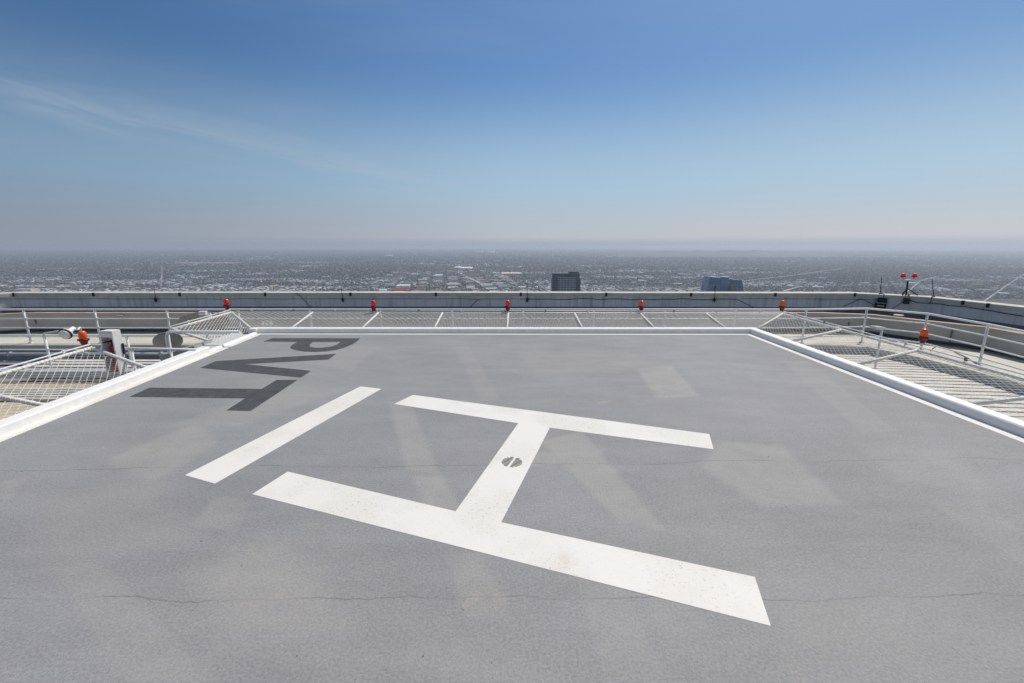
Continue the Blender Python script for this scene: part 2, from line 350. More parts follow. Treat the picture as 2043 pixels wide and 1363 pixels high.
# markings
ZM = .0011
def flat(name, px, m, lab=None, z=ZM):
    pts = [atZ(a, c_, z) for a, c_ in px]
    o = MB().add(pts, [tuple(range(len(pts)))]).build(name, m, pad)
    if o.data.polygons[0].normal.z < 0: o.data.flip_normals()
    if lab: tag(o, lab)
    return o
flat('letter_h', [(786, 806), (824, 788), (1415, 866), (1424, 896.5), (1097, 853.5), (1000, 1042), (1506, 1151), (1538, 1249), (503, 986), (574, 941), (909, 1020), (1034, 844.5)], M_mark, 'large white letter H')
flat('stripe', [(369, 948), (429, 965), (761, 776), (719, 771)], M_mark, 'single white stripe beside the H')
flat('letter_t', [(258, 792), (298, 773.5), (522, 776), (552, 758), (594, 758), (500, 820), (451, 819), (489, 795)], M_text, 'dark grey letter T')
flat('letter_v', [(399, 734), (431, 720.5), (671, 706), (655, 717.5), (489, 726.5), (621, 740), (600, 753.5)], M_text, 'dark grey letter V')
# P: stem plus bowl, drawn as one outline with its counter cut as a slit
outer = [(525, 681.5), (545, 674.5), (719, 675)]
bowl_o = [(712, 681.5), (702, 687.5), (688, 693.5), (670, 698.5), (650, 701.3), (628, 702.5), (606, 701.5), (590, 699), (581, 696), (578.5, 692.5), (583, 688), (593, 682.5)]
bowl_i = [(624, 682.5), (617.5, 688), (618.5, 691.5), (627, 693.5), (642, 693.8), (660, 691.5), (672, 687.8), (680, 682.2)]
# stem
flat('letter_p', outer[:3] + bowl_o[:1] + [(713.5, 681)] [:0] + [(680, 682.2), (624, 682.5), (593, 682.5)], M_text, 'dark grey letter P, its straight stem')
ring = bowl_o + bowl_i
pts = [atZ(a, c_, ZM) for a, c_ in bowl_o] ; pin = [atZ(a, c_, ZM) for a, c_ in bowl_i[::-1]]
mb = MB(); k1, k2 = len(pts), len(pin); vs2 = pts+pin; fs2 = []
i = j = 0
while i < k1-1 or j < k2-1:
    if j == k2-1 or (i < k1-1 and (i+1)/(k1-1) <= (j+1)/(k2-1)): fs2.append((i, i+1, k1+j)); i += 1
    else: fs2.append((i, k1+j+1, k1+j)); j += 1
o = mb.add(vs2, fs2).build('letter_p_bowl', M_text, pad); tag(o, 'curved bowl of the dark grey letter P')
if o.data.polygons[0].normal.z < 0: o.data.flip_normals()
# drain grate in the crossbar
dc = atZ(1021.5, 922.5, 0); rr = abs(atZ(1042, 922.5, 0).x - dc.x)
da = atZ(574, 941, 0); db = atZ(1506, 1151, 0); ang = math.atan2(db.y-da.y, db.x-da.x)
dr = MB(); nsl = 8; pitch = 2*rr/nsl
for i in range(nsl):
    yy = -rr + pitch*(i+.5); hw = math.sqrt(max(rr*rr-yy*yy, 0))
    for sg in (-1, 1):
        x0, x1 = .13*rr, hw
        if x1-x0 < .01: continue
        cx = sg*(x0+x1)/2; c_ = V((cx*math.cos(ang)-yy*math.sin(ang), cx*math.sin(ang)+yy*math.cos(ang), 0))
        dr.box((dc.x+c_.x, dc.y+c_.y, .0030), (x1-x0, pitch*.27, .003), ang)
tag(dr.build('drain_grate', mat('slot_shade', (.10, .095, .085), .9), pad), 'round slotted drain grate in the crossbar of the H')
# ------------------------------------------------------------------ safety nets
ZN, ZI = .16, .02
def net_mesh(a0, a1, b1, b0, cell=.064, r=.0036):
    """wire mesh over the quad a0-a1 (inner edge) b0-b1 (outer edge), wires at 45 degrees"""
    a0, a1, b0, b1 = map(V, (a0, a1, b0, b1)); Lu = ((a1-a0).length+(b1-b0).length)/2; Lv = ((b0-a0).length+(b1-a1).length)/2
    def S(u, v):
        u /= Lu; v /= Lv; p = (a0*(1-u)+a1*u)*(1-v)+(b0*(1-u)+b1*u)*v
        p.z -= .045*math.sin(PI*min(max(v, 0), 1))*(.6+.4*math.sin(u*Lu*2.3)); return p
    mb = MB(); st = cell*math.sqrt(2)
    for sg in (1, -1):
        k = -Lv if sg == 1 else 0.0
        while k < (Lu if sg == 1 else Lu+Lv):
            lo, hi = 0.0, Lv
            if sg == 1: lo, hi = max(lo, -k), min(hi, Lu-k)
            else: lo, hi = max(lo, k-Lu), min(hi, k)
            if hi-lo > .02:
                n = max(2, int((hi-lo)/.18)+1)
                mb.tube([S(k+sg*t, t)+V((0, 0, sg*.0015)) for t in np.linspace(lo, hi, n)], r, 3, False)
            k += st
    return mb
def lacing(p0, p1, R_, pitch=.062, r=.0022):
    p0, p1 = V(p0), V(p1); d = p1-p0; Ln = d.length; d.normalize(); a = d.cross(V((0, 0, 1))).normalized(); c_ = d.cross(a)
    n = int(Ln/pitch*8); return [p0+d*(Ln*i/n)+a*(R_*math.cos(i*PI/4))+c_*(R_*math.sin(i*PI/4)) for i in range(n+1)]
def safety_net(label, inner, outer_, outs, close=(True, True), guide=True, cell=.080, r=.0037):
    """inner/outer_: end points of the inner and outer edges, outs: outrigger positions 0..1"""
    t = empty('safety_net', tuple((V(inner[0])+V(inner[1]))/2), label, 'safety net', 'chain-link safety nets around the helipad')
    tr = .021
    MB().tube([outer_[0], outer_[1]], tr).build('outer_tube', M_white, t)
    MB().tube(lacing(outer_[0], outer_[1], tr+.003), .0022, 3, False).build('lacing_wire', M_wire, t)
    if guide:
        up = V((0, 0, .045)); dd = (V(outer_[0])-V(inner[0])).normalized()*.03
        MB().tube([V(outer_[0])+up+dd, V(outer_[1])+up+dd], .0095).build('conduit', M_railw, t)
        nb = max(2, int((V(outer_[1])-V(outer_[0])).length/.9))
        for i in range(nb):
            p = V(outer_[0]).lerp(V(outer_[1]), (i+.5)/nb)+up+dd
            MB().box(p, (.022, .03, .045), .3).build('clamp', M_rust if i % 3 == 1 else M_wire, t)
    for f in outs:
        pi = V(inner[0]).lerp(V(inner[1]), f[0]); po = V(outer_[0]).lerp(V(outer_[1]), f[1])
        og = MB().tube([pi, po], tr).build('outrigger', M_white, t)
        MB().tube(lacing(pi, po, tr+.003), .0022, 3, False).build('lacing_wire', M_wire, og)
    net_mesh(inner[0], inner[1], outer_[1], outer_[0], cell, r).build('wire_mesh', M_wire, t)
    return t
def pz(px, py, z): return atZ(px, py, z)
# inner lines, just outboard of the curb
o_in = offs(IN, LW+CW+.02)
iFL, iFR = V((o_in[1][0], o_in[1][1], ZI)), V((o_in[2][0], o_in[2][1], ZI))
oFL, oFR = pz(462, 623, ZN), pz(1562, 626, ZN)
def tin(px, py):    # parameter along the far inner edge for a pixel
    p = atZ(px, py, ZI); return (p.x-iFL.x)/(iFR.x-iFL.x)
def tout(px, py): p = atZ(px, py, ZN); return (p.x-oFL.x)/(oFR.x-oFL.x)
outs = [(tin(a, 651), tout(c_, 626)) for a, c_ in ((598, 616), (733, 751), (872, 881), (1012, 1014), (1157, 1147), (1295, 1279), (1431, 1410))]
safety_net('wide chain-link net beyond the far curb of the helipad', (iFL, iFR), (oFL, oFR), [(0, 0)]+outs+[(1, 1)])
oR1 = pz(2043, 757, ZN)
dR = (oR1-oFR).normalized(); oRB = oR1 - V((0, 0, 0)) + dR*3.4
iRB = ext(iFR, V((o_in[3][0], o_in[3][1], ZI)), oRB.y)
def fr(p, q_, y): return (y-p.y)/(q_.y-p.y)
outsR = []
for (ax_, ay_), (bx_, by_) in (((1600, 683), (1680, 658)), ((1748, 730), (1841, 699)), ((1960, 809), (2043, 783))):
    outsR.append((fr(iFR, iRB, atZ(ax_, ay_, ZI).y), fr(oFR, oRB, atZ(bx_, by_, ZN).y)))
outsR.append((.93, .93))
outsR = [(max(0, min(1, a)), max(0, min(1, c_))) for a, c_ in outsR]
safety_net('chain-link net running along the right curb of the helipad', (iFR, iRB), (oFR, oRB), outsR, cell=.076, r=.0021)
# left side: a short piece by the corner, a gap for the access slab, then the long near piece
oLa = pz(344, 657, ZN); iLa = atZ(425, 683, ZI)
safety_net('short chain-link net between the far left corner and the access slab', (iLa, V((iFL.x, iFL.y, ZI))), (oLa, oFL), [(0, 0)])
oLb = pz(183, 694, ZN); iLb0 = atZ(300, 737, ZI); il = V((o_in[0][0], o_in[0][1], ZI))
oLc = pz(0, 747, ZN); dL = (oLc-oLb).normalized(); oLd = oLb + dL*4.6
iLb = ext(iFL, il, iLb0.y); iLd = ext(iFL, il, oLd.y)
t1 = fr(iLb, iLd, atZ(215, 760, ZI).y); t2 = fr(iLb, iLd, atZ(75, 812, ZI).y)
safety_net('chain-link net at the left edge of the photo by the near left curb', (iLb, iLd), (oLb, oLd), [(0, 0), (t2, fr(oLb, oLd, atZ(-30, 773, ZN).y)), (.9, .9)], cell=.080, r=.0026)
# ------------------------------------------------------------------ beacons on the net frame
def make_beacon(label):
    t = empty('perimeter_light', (0, 0, 0), label, 'beacon light', 'perimeter lights on the helipad net frame')
    MB().lathe([(.016, -.05), (.016, .02), (.03, .025), (.03, .035)], n=14).build('stem', M_wire, t)
    MB().lathe([(.028, .035), (.034, .045), (.046, .085), (.058, .115), (.066, .122), (.066, .140), (.056, .143)], n=20).build('base', M_maroon, t)
    MB().lathe([(.048, .143), (.051, .150), (.050, .225), (.047, .243), (.039, .258), (.024, .267), (.004, .270)], n=20).build('lens', M_redgl, t)
    for k in range(4): a_ = PI/4+k*PI/2; MB().box((.064*math.cos(a_), .064*math.sin(a_), .131), (.012, .016, .036), a_).build('screw_lug', M_maroon, t)
    return t
bpos = [(454, 621, 'on the far left corner of the net frame', 0), (746, 624, 'second from the left along the far net', 0), (1013, 624, 'at the middle of the far net, straight ahead', 0),
        (1279, 624, 'on the far net, third along it from the left', 1), (1559, 624, 'on the far right corner of the net frame', 1), (1839, 689, 'on the right net, nearest on that side', 1), (170, 694, 'by the white floodlight over the left net', 1)]
B0 = None
for i, (bx, by, txt, am) in enumerate(bpos):
    lab = ('orange' if am else 'red') + ' beacon lamp ' + txt
    if B0 is None: t = B0 = make_beacon(lab)
    else: t = copy_tree(B0); t['label'] = lab
    p = atZ(bx, by, ZN); t.location = (p.x, p.y, ZN+.0); t.rotation_euler.z = i*.5
    t.scale = (1, 1, 1) if i < 5 else (.92, .92, .92)
    if am:
        for ch in t.children:
            if ch.name.startswith('lens'): ch.data = ch.data.copy() if i == 3 else AMB; AMB = ch.data; ch.data.materials[0] = M_amber
# ------------------------------------------------------------------ crown of the tower: walls, walkway, roofs
YW = 17.0
ZW = atY(1021, 584, YW).z
wall_px = [(-60, 590), (27, 584.5), (500, 584), (1000, 584), (1705, 585), (1850, 592.5), (2043, 613)]
back = [(16.2, 8.5), (16.0, -2), (11, -13), (0, -17), (-14, -14), (-22, -4), (-23.5, 8)]
wall = [tuple(atZ(a, c_, ZW))[:2] for a, c_ in wall_px] + back
Z2 = atY(1021, 624.5, 14.6).z
ring_px = [(-60, 629.5), (60, 624.5), (500, 624.5), (1000, 624.5), (1640, 624.5), (1743, 628.5), (1831, 638.5), (1963, 652.5), (2043, 667)]
ring2 = [tuple(atZ(a, c_, Z2))[:2] for a, c_ in ring_px] + [(x*.84, y*.8) for x, y in back]
ZF = atY(1021, 668, 14.2).z
walk_px = [(-60, 689), (0, 688.5), (1000, 688), (1640, 688), (1730, 692), (1830, 712), (1940, 739), (2043, 768)]
walk = [tuple(atZ(a, c_, ZF))[:2] for a, c_ in walk_px] + [(x*.70, y*.62) for x, y in back]
ZL = ZF-.52
ow = empty('parapet_wall', (0, YW, ZF), 'long weathered grey concrete parapet wall with cream coping round the roof', 'wall')
MB().sweep(wall, [(0, ZF-.3), (0, ZW-.13), (.32, ZW-.13), (.32, ZF-.3)], True).build('wall_face', M_wall, ow)
MB().sweep(wall, [(-.012, ZF-.3), (-.012, Z2-.12), (.1, Z2-.12), (.1, ZF-.3)], True).build('dark_band', M_dkblue, ow)  # dark blue-grey band along the foot of the wall
MB().sweep(wall, [(-.03, ZW-.131), (-.03, ZW-.008), (-.022, ZW), (.39, ZW+.01), (.40, ZW), (.40, ZW-.131)], True).build('coping', M_cope, ow)
rg = empty('ledge_wall', (0, 14.6, ZF), 'lower pale grey ledge wall with a thin orange top edge in front of the parapet', 'wall')
MB().sweep(ring2, [(0, ZF+.12), (0, Z2-.014), (.20, Z2-.014), (.20, ZF+.12)], True).build('ledge_face', M_ring, rg)
MB().sweep(ring2, [(-.012, Z2-.014), (-.012, Z2), (.212, Z2), (.212, Z2-.014)], True).build('orange_edge', M_orng, rg)
MB().sweep(ring2, [(.20, ZF-.25), (.20, ZF+.119), (1.2, ZF+.119), (1.2, ZF-.25)], True).build('ledge_gap_shade', M_dkblue, rg)  # dark colour stands in for the shade in the gap under the ledge
# walkway ring and lower roof
struct('walkway', MB().sweep(walk, [(0, ZF-.5), (0, ZF-.01), (.01, ZF), (2.6, ZF), (2.6, ZF-.5)], True), M_floor)
wk = MB().sweep(walk, [(-.03, ZF-.6), (-.03, ZF-.10), (-.004, ZF-.10), (-.004, ZF-.6)], True)
tag(wk.build('step_face', M_step), 'grey step face below the inner edge of the cream walkway', 'step')
struct('lower_roof', MB().prism([tuple(p) for p in offs([V(p) for p in wall], .1)], ZL-.3, ZL), M_low)
tw = MB().prism([tuple(p) for p in offs([V(p) for p in wall], .05)], -300, ZL-.31)
tag(tw.build('tower', M_wall), 'tall tower whose roof carries the helipad', 'tower')
# ------------------------------------------------------------------ guard railing along the walkway
def rail_post(p, top, r=.02, lean=0):
    mb = MB(); mb.tube([p, (p[0], p[1], top)], r, 8)
    mb.box((p[0], p[1], top-.035), (.07, .02, .07), lean); mb.box((p[0], p[1], p[2]+.01), (.10, .08, .02), lean)
    return mb
def collar(mb, x, y, z, an): return mb.box((x, y, z), (.15, .045, .04), an)
ZR = atY(1021, 617.5, 12.95).z
gr = empty('guard_railing', (0, 12.9, ZF), 'long white four-bar guard railing along the inner edge of the walkway', 'railing')
xs = [-97, 46, 188, 332, 475, 618, 759, 902, 1044, 1185, 1327, 1468, 1609]
hp = []
for x_ in xs: p = atY(x_, 617.5, 12.95); hp.append((p.x, p.y))
for a, c_ in ((1730, 615.8), (1851, 626), (1972, 647.5), (2090, 671)):
    p = atZ(a, c_, ZR); hp.append((p.x, p.y))
hp += [(hp[-1][0]-.1, hp[-1][1]-1.9), (hp[-1][0]-.3, hp[-1][1]-3.8), (hp[-1][0]-.6, hp[-1][1]-5.7), (hp[-1][0]-1.2, hp[-1][1]-7.6)]
for i, (x_, y_) in enumerate(hp[:-1]):
    an = math.atan2(hp[i+1][1]-y_, hp[i+1][0]-x_) if i < 13 else (math.atan2(hp[i+1][1]-hp[i-1][1], hp[i+1][0]-hp[i-1][0]))
    pm = rail_post((x_, y_, ZF), ZR, .027, an)
    for k in (1, 2, 3): collar(pm, x_, y_, ZR-k*.275, an)
    pm.build('post', M_railw, gr)
for k in range(4):
    z = ZR - k*.275
    MB().tube([(x_, y_, z) for x_, y_ in hp], .028 if k == 0 else .018, 8).build('rail', M_railw, gr)
# nearer railing at the left
g2 = empty('guard_railing', (-10, 10, ZL), 'nearer white railing of four bars behind the left net', 'railing')
Y2 = 9.6
zt = atY(88, 669, Y2).z; zb = atY(106, 772, Y2).z
for x_ in (-75, 88, 252):
    p = atY(x_, 669, Y2); rail_post((p.x, Y2, zb), zt, .024).build('post', M_railw, g2)
a_, c_ = atY(-220, 669, Y2).x, atY(330, 669, Y2).x
for k in range(4):
    z = zt - k*(zt-atY(88, 697.5, Y2).z)
    MB().tube([(a_, Y2, z), (c_, Y2, z)], .021 if k == 0 else .015, 8).build('rail', M_railw, g2)
# stair railing with a rounded corner
g3 = empty('stair_railing', (-6, 7.4, ZL), 'white tube handrail with rounded corner by the access slab', 'railing')
Y3 = 7.0
p0, p1 = atY(330, 662, Y3), atY(478, 660, Y3)
zc = p0.z
MB().tube([(p0.x, Y3, ZL), (p0.x, Y3, zc-.08), (p0.x+.015, Y3, zc-.035), (p0.x+.04, Y3, zc-.01), (p0.x+.08, Y3, zc), (p1.x, Y3, zc)], .021, 10).build('rail', M_railw, g3)
p2 = atY(346, 672, Y3+.1)
MB().tube([(p2.x, Y3, ZL), (p2.x, Y3, zc-.02)], .015, 10).build('post', M_railw, g3)
Y4 = 6.3
p0, p1 = atY(202, 694, Y4), atY(392, 698, Y4)
MB().tube([(p0.x-.0, Y4, p0.z), (p1.x, Y4, p1.z)], .019, 10).build('rail', M_railw, g3)
for x_ in (262, 340): p = atY(x_, 696, Y4); MB().tube([(p.x, Y4, ZL), (p.x, Y4, p0.z-.01)], .016, 8).build('post', M_railw, g3)
# dark hood beside the slab
p = atY(375, 700, 6.9); tag(MB().box((p.x, 6.9, p.z-.02), (.55, .5, .16), .1, ry=-.28).build('hatch_cover', M_dish), 'dark grey tilted hatch cover behind the left curb', 'hatch')
# ------------------------------------------------------------------ slatted screens over the lower roof
def slats(label, x0, x1, y0, y1, z, pitch_, rot, wd, group='cream slatted screens over the lower roof'):
    t = empty('slat_screen', ((x0+x1)/2, (y0+y1)/2, z), label, 'slat screen', group)
    mb = MB(); n = int((y1-y0)/pitch_); cx, cy = (x0+x1)/2, (y0+y1)/2
    for i in range(n):
        y = y0+pitch_*i+pitch_/2-cy
        mb.box((cx-y*math.sin(rot), cy+y*math.cos(rot), z), (x1-x0, wd, .05), rot, rx=.0)
    mb.build('slats', M_slat, t)
    for k in (.06, .5, .94):
        x = x0+(x1-x0)*k-cx; MB().box((cx+x*math.cos(rot), cy+x*math.sin(rot), z-.06), (.07, y1-y0, .06), rot).build('bearer', M_step, t)
    return t
slats('cream slatted screen under the right net', 4.6, 13.0, 1.2, 12.6, ZF-.24, .25, -.10, .185)
slats('small cream slatted screen behind the left net', -12.4, -8.2, 10.2, 11.6, ZL+.35, .28, 0, .17)
# left: box beam, dark gap, gravel roof and plank deck
Yb = 9.3
zb1, zb2 = atY(100, 741, Yb).z, atY(100, 754, Yb).z
tag(MB().box((-10.0, Yb+.14, (zb1+zb2)/2), (7.4, .28, zb1-zb2)).build('roof_beam', M_grey), 'white painted box beam behind the left net', 'beam')
struct('gravel_roof', MB().box((-9.4, 9.0, -1.50), (8.0, .5, .34)), M_gravel)
slats('weathered plank strips on the gravel roof below the left net', -13, -5.6, 7.9, 8.72, -1.27, .14, .0, .07)
struct('tan_roof', MB().box((-9.2, 6.4, -1.46), (8.0, 4.68, .3)), mat('tan_roofing', (.50, .43, .32), .9, var=.15, scale=2, bump=.3))
# ------------------------------------------------------------------ cabinet with extinguisher
Yc = 6.1
pa_, pb_ = atY(196, 661, Yc), atY(229, 746, Yc)
cw = (atY(225, 680, Yc).x - atY(196, 680, Yc).x)*.92; ch_ = pa_.z - pb_.z; cd = .135
cb = empty('extinguisher_cabinet', (pa_.x+cw/2, Yc, pb_.z), 'white open fronted metal cabinet holding a red extinguisher behind the left net', 'cabinet')
x0c, zt_, zb_ = pa_.x, pa_.z, pb_.z
mb = MB(); tk = .018
mb.box((x0c+tk/2, Yc+cd/2, (zt_+zb_)/2), (tk, cd, ch_)); mb.box((x0c+cw-tk/2, Yc+cd/2, (zt_+zb_)/2), (tk, cd, ch_))
mb.box((x0c+cw/2, Yc+cd/2, zt_-tk/2+.002), (cw-2*tk, cd, tk)); mb.box((x0c+cw/2, Yc+cd-tk/2, (zt_+zb_)/2), (cw-2*tk, tk, ch_-2*tk))
mb.box((x0c+cw/2, Yc+tk/2, zt_-.055), (cw-2*tk, tk, .07)); mb.box((x0c+cw/2, Yc+cd/2, zb_+tk/2), (cw-2*tk, cd-.03, tk))
mb.build('cabinet_shell', M_white, cb)
for sx_, sy_ in ((.03, .04), (cw-.03, .04), (.03, cd-.04), (cw-.03, cd-.04)): MB().box((x0c+sx_, Yc+sy_, (zb_+ZL)/2-.002), (.03, .03, zb_-ZL-.004)).build('leg', M_grey, cb)
MB().box((x0c+cw+.012, Yc+.12, zt_-.28), (.016, .02, .16)).build('handle', M_black, cb)
ex = empty('fire_extinguisher', (x0c+cw*.62, Yc+.07, zb_+.02), 'red fire extinguisher standing inside the open white cabinet', 'fire extinguisher')
ex0 = (x0c+cw*.55, Yc+.07, zb_+.02)
MB().lathe([(.044, 0), (.046, .02), (.046, .36), (.036, .39), (.02, .41), (.02, .43)], ex0, 18).build('cylinder', M_ext, ex)
MB().box((ex0[0], ex0[1], ex0[2]+.45), (.03, .10, .03)).build('valve', M_black, ex)
MB().tube([(ex0[0]-.02, ex0[1]-.03, ex0[2]+.45), (ex0[0]-.10, ex0[1]-.05, ex0[2]+.43), (ex0[0]-.12, ex0[1]-.05, ex0[2]+.3), (ex0[0]-.08, ex0[1]-.06, ex0[2]+.18)], .011, 8).build('hose', M_black, ex)
# ------------------------------------------------------------------ floodlight beside the left beacon
fl = empty('floodlight', tuple(atY(137, 666, 5.9)), 'white round floodlight with black rim on an arm by the left beacon', 'floodlight')
pc = atY(130, 667, 5.9); ax3 = V((.10, -.85, -.32)).normalized(); q3 = ax3.to_track_quat('Z', 'Y').to_matrix()
MB().lathe([(.028, -.16), (.030, -.10), (.035, -.07), (.07, -.04), (.078, -.012)], pc, 24, q3).build('housing', M_white, fl)
MB().lathe([(.079, -.012), (.079, .004), (.070, .006)], pc, 24, q3).build('rim', M_black, fl)
MB().lathe([(.068, .006), (.066, .022), (.05, .030), (.002, .033)], pc, 24, q3).build('lens', M_white, fl)
q0 = pc - ax3*.13; bl = atZ(170, 690, ZN)
MB().tube([q0, q0+V((.06, .02, -.01)), V((bl.x-.02, bl.y, q0.z-.02)), V((bl.x-.03, bl.y+.02, ZN))], .011, 8).build('arm', M_wire, fl)
p0 = atY(88, 665, 6.2)
MB().tube([V((p0.x-.03, 6.2, p0.z-.05)), V((p0.x, 6.2, p0.z)), q0+V((-.05, .03, -.005))], .010, 8).build('conduit', M_railw, fl)
# right floodlight on a post
pf = atY(1760, 655, 9.4)
f2 = empty('floodlight', (pf.x, 9.4, ZF), 'small white floodlight on a short post behind the right net', 'floodlight')
MB().tube([(pf.x, 9.4, ZL), (pf.x, 9.4, pf.z-.02)], .022, 8).build('post', M_railw, f2)
MB().box((pf.x-.10, 9.4, pf.z+.015), (.24, .16, .05), .1, ry=.12).build('housing', M_white, f2)
MB().box((pf.x-.10, 9.4, pf.z-.02), (.20, .12, .018), .1, ry=.12).build('lens', M_grey, f2)
# ------------------------------------------------------------------ dishes
def dish(label, px, py, Y, rx_px, nrm, dep=.10):
    c = atY(px, py, Y); r = rx_px*Y/F; t = empty('satellite_dish', (c.x, c.y, ZL), label, 'satellite dish')
    m3 = V(nrm).normalized().to_track_quat('Z', 'Y').to_matrix(); k = r
    MB().lathe([(.001, 0), (.35*k, .012*k), (.7*k, .06*k), (k, .14*k), (k, .16*k), (.7*k, .085*k), (.35*k, .037*k), (.001, .025*k)], c, 36, m3).build('reflector', M_dish, t)
    MB().tube([(c.x, c.y+.03, ZL), (c.x, c.y+.03, c.z-.05*k)], .03, 8).build('mast', M_railw, t)
    return t, c, r
dish('round grey satellite dish seen edge on behind the white handrails', 335.5, 683, 7.9, 25, (-.5, .65, .55))
d2, dc2, dr2 = dish('large dark grey satellite dish under the far left net', 408, 649, 10.4, 44, (-.3, .5, .8))
MB().box(tuple(atY(405, 625, 9.8)), (.14, .10, .09), .2).build('receiver_box', M_white, d2)
MB().box(tuple(atY(418, 629, 9.8)), (.06, .06, .09), .2).build('feed_horn', M_white, d2)
vl = empty('lamp_cluster', tuple(atY(531, 648, 9.2)), 'small cluster of three white knobs under a hoop beyond the far left corner', 'lamps')
for k, x_ in enumerate((524, 532, 540)):
    MB().lathe([(.012, -.06), (.014, 0), (.03, .012), (.036, .032), (.026, .055), (.006, .062)], tuple(atY(x_, 650, 9.2)), 12).build('lamp_head', M_white, vl)
MB().tube([atY(520, 648, 9.25), atY(523, 643, 9.25), atY(531, 641, 9.25), atY(541, 641.5, 9.25), atY(545, 648, 9.25)], .011, 8).build('hoop', M_railw, vl)
MB().tube([atY(531, 650, 9.22)-V((0, 0, .05)), V((atY(531, 650, 9.22).x, 9.22, ZL))], .02, 8).build('stand', M_railw, vl)
# ------------------------------------------------------------------ fittings on the parapet wall
def onwall(px, py, off=0.0):      # point on the inner wall face seen at this pixel
    best = None; d = ray(px, py); k = len(wall)
    for i in range(k):
        a, c_ = wall[i], wall[(i+1) % k]; ex_, ey = c_[0]-a[0], c_[1]-a[1]; den = d.x*ey-d.y*ex_
        if abs(den) < 1e-9: continue
        t = (a[0]*ey-a[1]*ex_)/den; s_ = (a[0]*d.y-a[1]*d.x)/den
        if t > 0 and -1e-6 <= s_ <= 1+1e-6 and (best is None or t < best[0]): best = (t, math.atan2(ey, ex_))
    t, an = best; p = CAM + d*t; n = V((math.sin(an), -math.cos(an), 0)); return p + n*off, an
clip = None
for i, x_ in enumerate((27, 188, 360, 530, 700, 870, 1039, 1209, 1378, 1546, 1706, 1923, 1973)):
    py = 587.5 if x_ < 1710 else (604 if x_ < 1950 else 609.5)
    p, an = onwall(x_, py, .045)
    if clip is None:
        clip = tag(MB().box((0, 0, 0), (.075, .03, .125)).box((0, .02, .068), (.075, .07, .012)).build('coping_joint', M_black), 'small dark joint clip on the front of the cream coping', 'clip', 'dark joint clips along the coping'); c1 = clip
    else: c1 = clip.copy(); C.objects.link(c1)
    c1.location = (p.x, p.y, ZW-.066); c1.rotation_euler.z = an
an_lab = {313: 'leftmost antenna on the wall, above the left railing', 685: 'antenna between the far left corner beacon and the second beacon', 1052: 'antenna just left of the dark square tower', 1424: 'antenna in front of the blue glass tower'}
for x_, yt, dx in ((313, 568, -6), (685, 572, -5), (1052, 565, 0), (1424, 566, 4)):
    p, an = onwall(x_, 598, .07); t = empty('whip_antenna', tuple(p), 'thin black whip '+an_lab[x_], 'antenna', 'whip antennas clamped to the parapet wall')
    MB().lathe([(.004, -.11), (.03, -.06), (.05, 0), (.05, .04), (.02, .08), (.012, .10)], p, 10).build('clamp_body', M_black, t)
    q1 = atY(x_+dx, yt, p.y); MB().tube([p+V((0, 0, .05)), q1], .008, 6).build('whip', M_black, t)
for x_, y0_, y1_, lab in ((1757, 586, 554, 'upright black antenna on the coping above the solar lamp'), (1853, 592, 557, 'leaning black antenna on the coping right of the twin red lamps')):
    p, an = onwall(x_, y0_, -.2); t = empty('whip_antenna', tuple(p), lab, 'antenna', 'whip antennas clamped to the parapet wall')
    pb2 = V((p.x, p.y, ZW+.01)); q1 = atY(x_+(2 if x_ < 1800 else 7), y1_, p.y)
    MB().tube([pb2, q1], [.016, .010], 8).build('whip', M_black, t)
    MB().lathe([(.05, 0), (.05, .015), (.02, .03)], pb2, 12).build('foot', M_black, t)
    e_, _ = onwall(x_+5, y0_+12, .03)
    MB().tube([pb2+V((.02, -.03, .02)), V((e_.x, e_.y, ZW+.02)), V((e_.x, e_.y, ZW-.14)), e_+V((-.03, 0, -.05))], .012, 6).build('lead', M_black, t)
# solar lamp box
p, an = onwall(1757, 604, .12); t = empty('solar_lamp', tuple(p), 'black solar powered lamp box hanging on the parapet wall', 'solar lamp')
def orient(p, an, pts): c_, s_ = math.cos(an), math.sin(an); return [V((p.x+x*c_-y*s_, p.y+x*s_+y*c_, p.z+z)) for x, y, z in pts]
MB().box(orient(p, an, [(0, 0, -.09)])[0], (.33, .14, .20), an, rx=-.25).build('lamp_body', M_black, t)
MB().box(orient(p, an, [(0.03, 0.0, .10)])[0], (.28, .03, .20), an, rx=-.6).build('solar_panel', M_solar, t)
MB().box(orient(p, an, [(0, -.085, -.10)])[0], (.20, .012, .035), an, rx=-.25).build('light_strip', M_grey, t)
MB().box(orient(p, an, [(0.01, -.06, .005)])[0], (.28, .03, .015), an).build('hinge_bar', M_grey, t)
# twin red obstruction lamp on tripod
p, an = onwall(1808, 590, -.12); t = empty('obstruction_light', tuple(p), 'twin lit red warning lamps on a black tripod standing on the coping', 'warning light')
s5 = p.y/F; pb5 = V((p.x, p.y, ZW+.01)); top = atY(1811, 562, p.y)
MB().tube([pb5, top+V((0, 0, .03))], .028, 10).build('pole', M_black, t)
for dx, dy in ((-.26, -.15), (.26, -.18), (0, .16)):
    MB().tube([pb5+V((0, 0, .26)), pb5+V((dx, dy, .015))], .018, 8).build('leg', M_black, t)
MB().box(orient(onwall(1808, 600, .09)[0], an, [(0, 0, 0)])[0], (.17, .12, .22), an).build('battery_box', M_black, t)
MB().tube([pb5+V((0, -.10, .03)), V((pb5.x, onwall(1808, 600, .09)[0].y, ZW-.1))], .03, 8).build('clamp_bar', M_black, t)
MB().tube([top+V((-.20, 0, .17)), top+V((-.19, 0, .09)), top+V((-.11, 0, .045)), top+V((.11, 0, .045)), top+V((.19, 0, .09)), top+V((.20, 0, .17))], .034, 8).build('yoke', M_white, t)
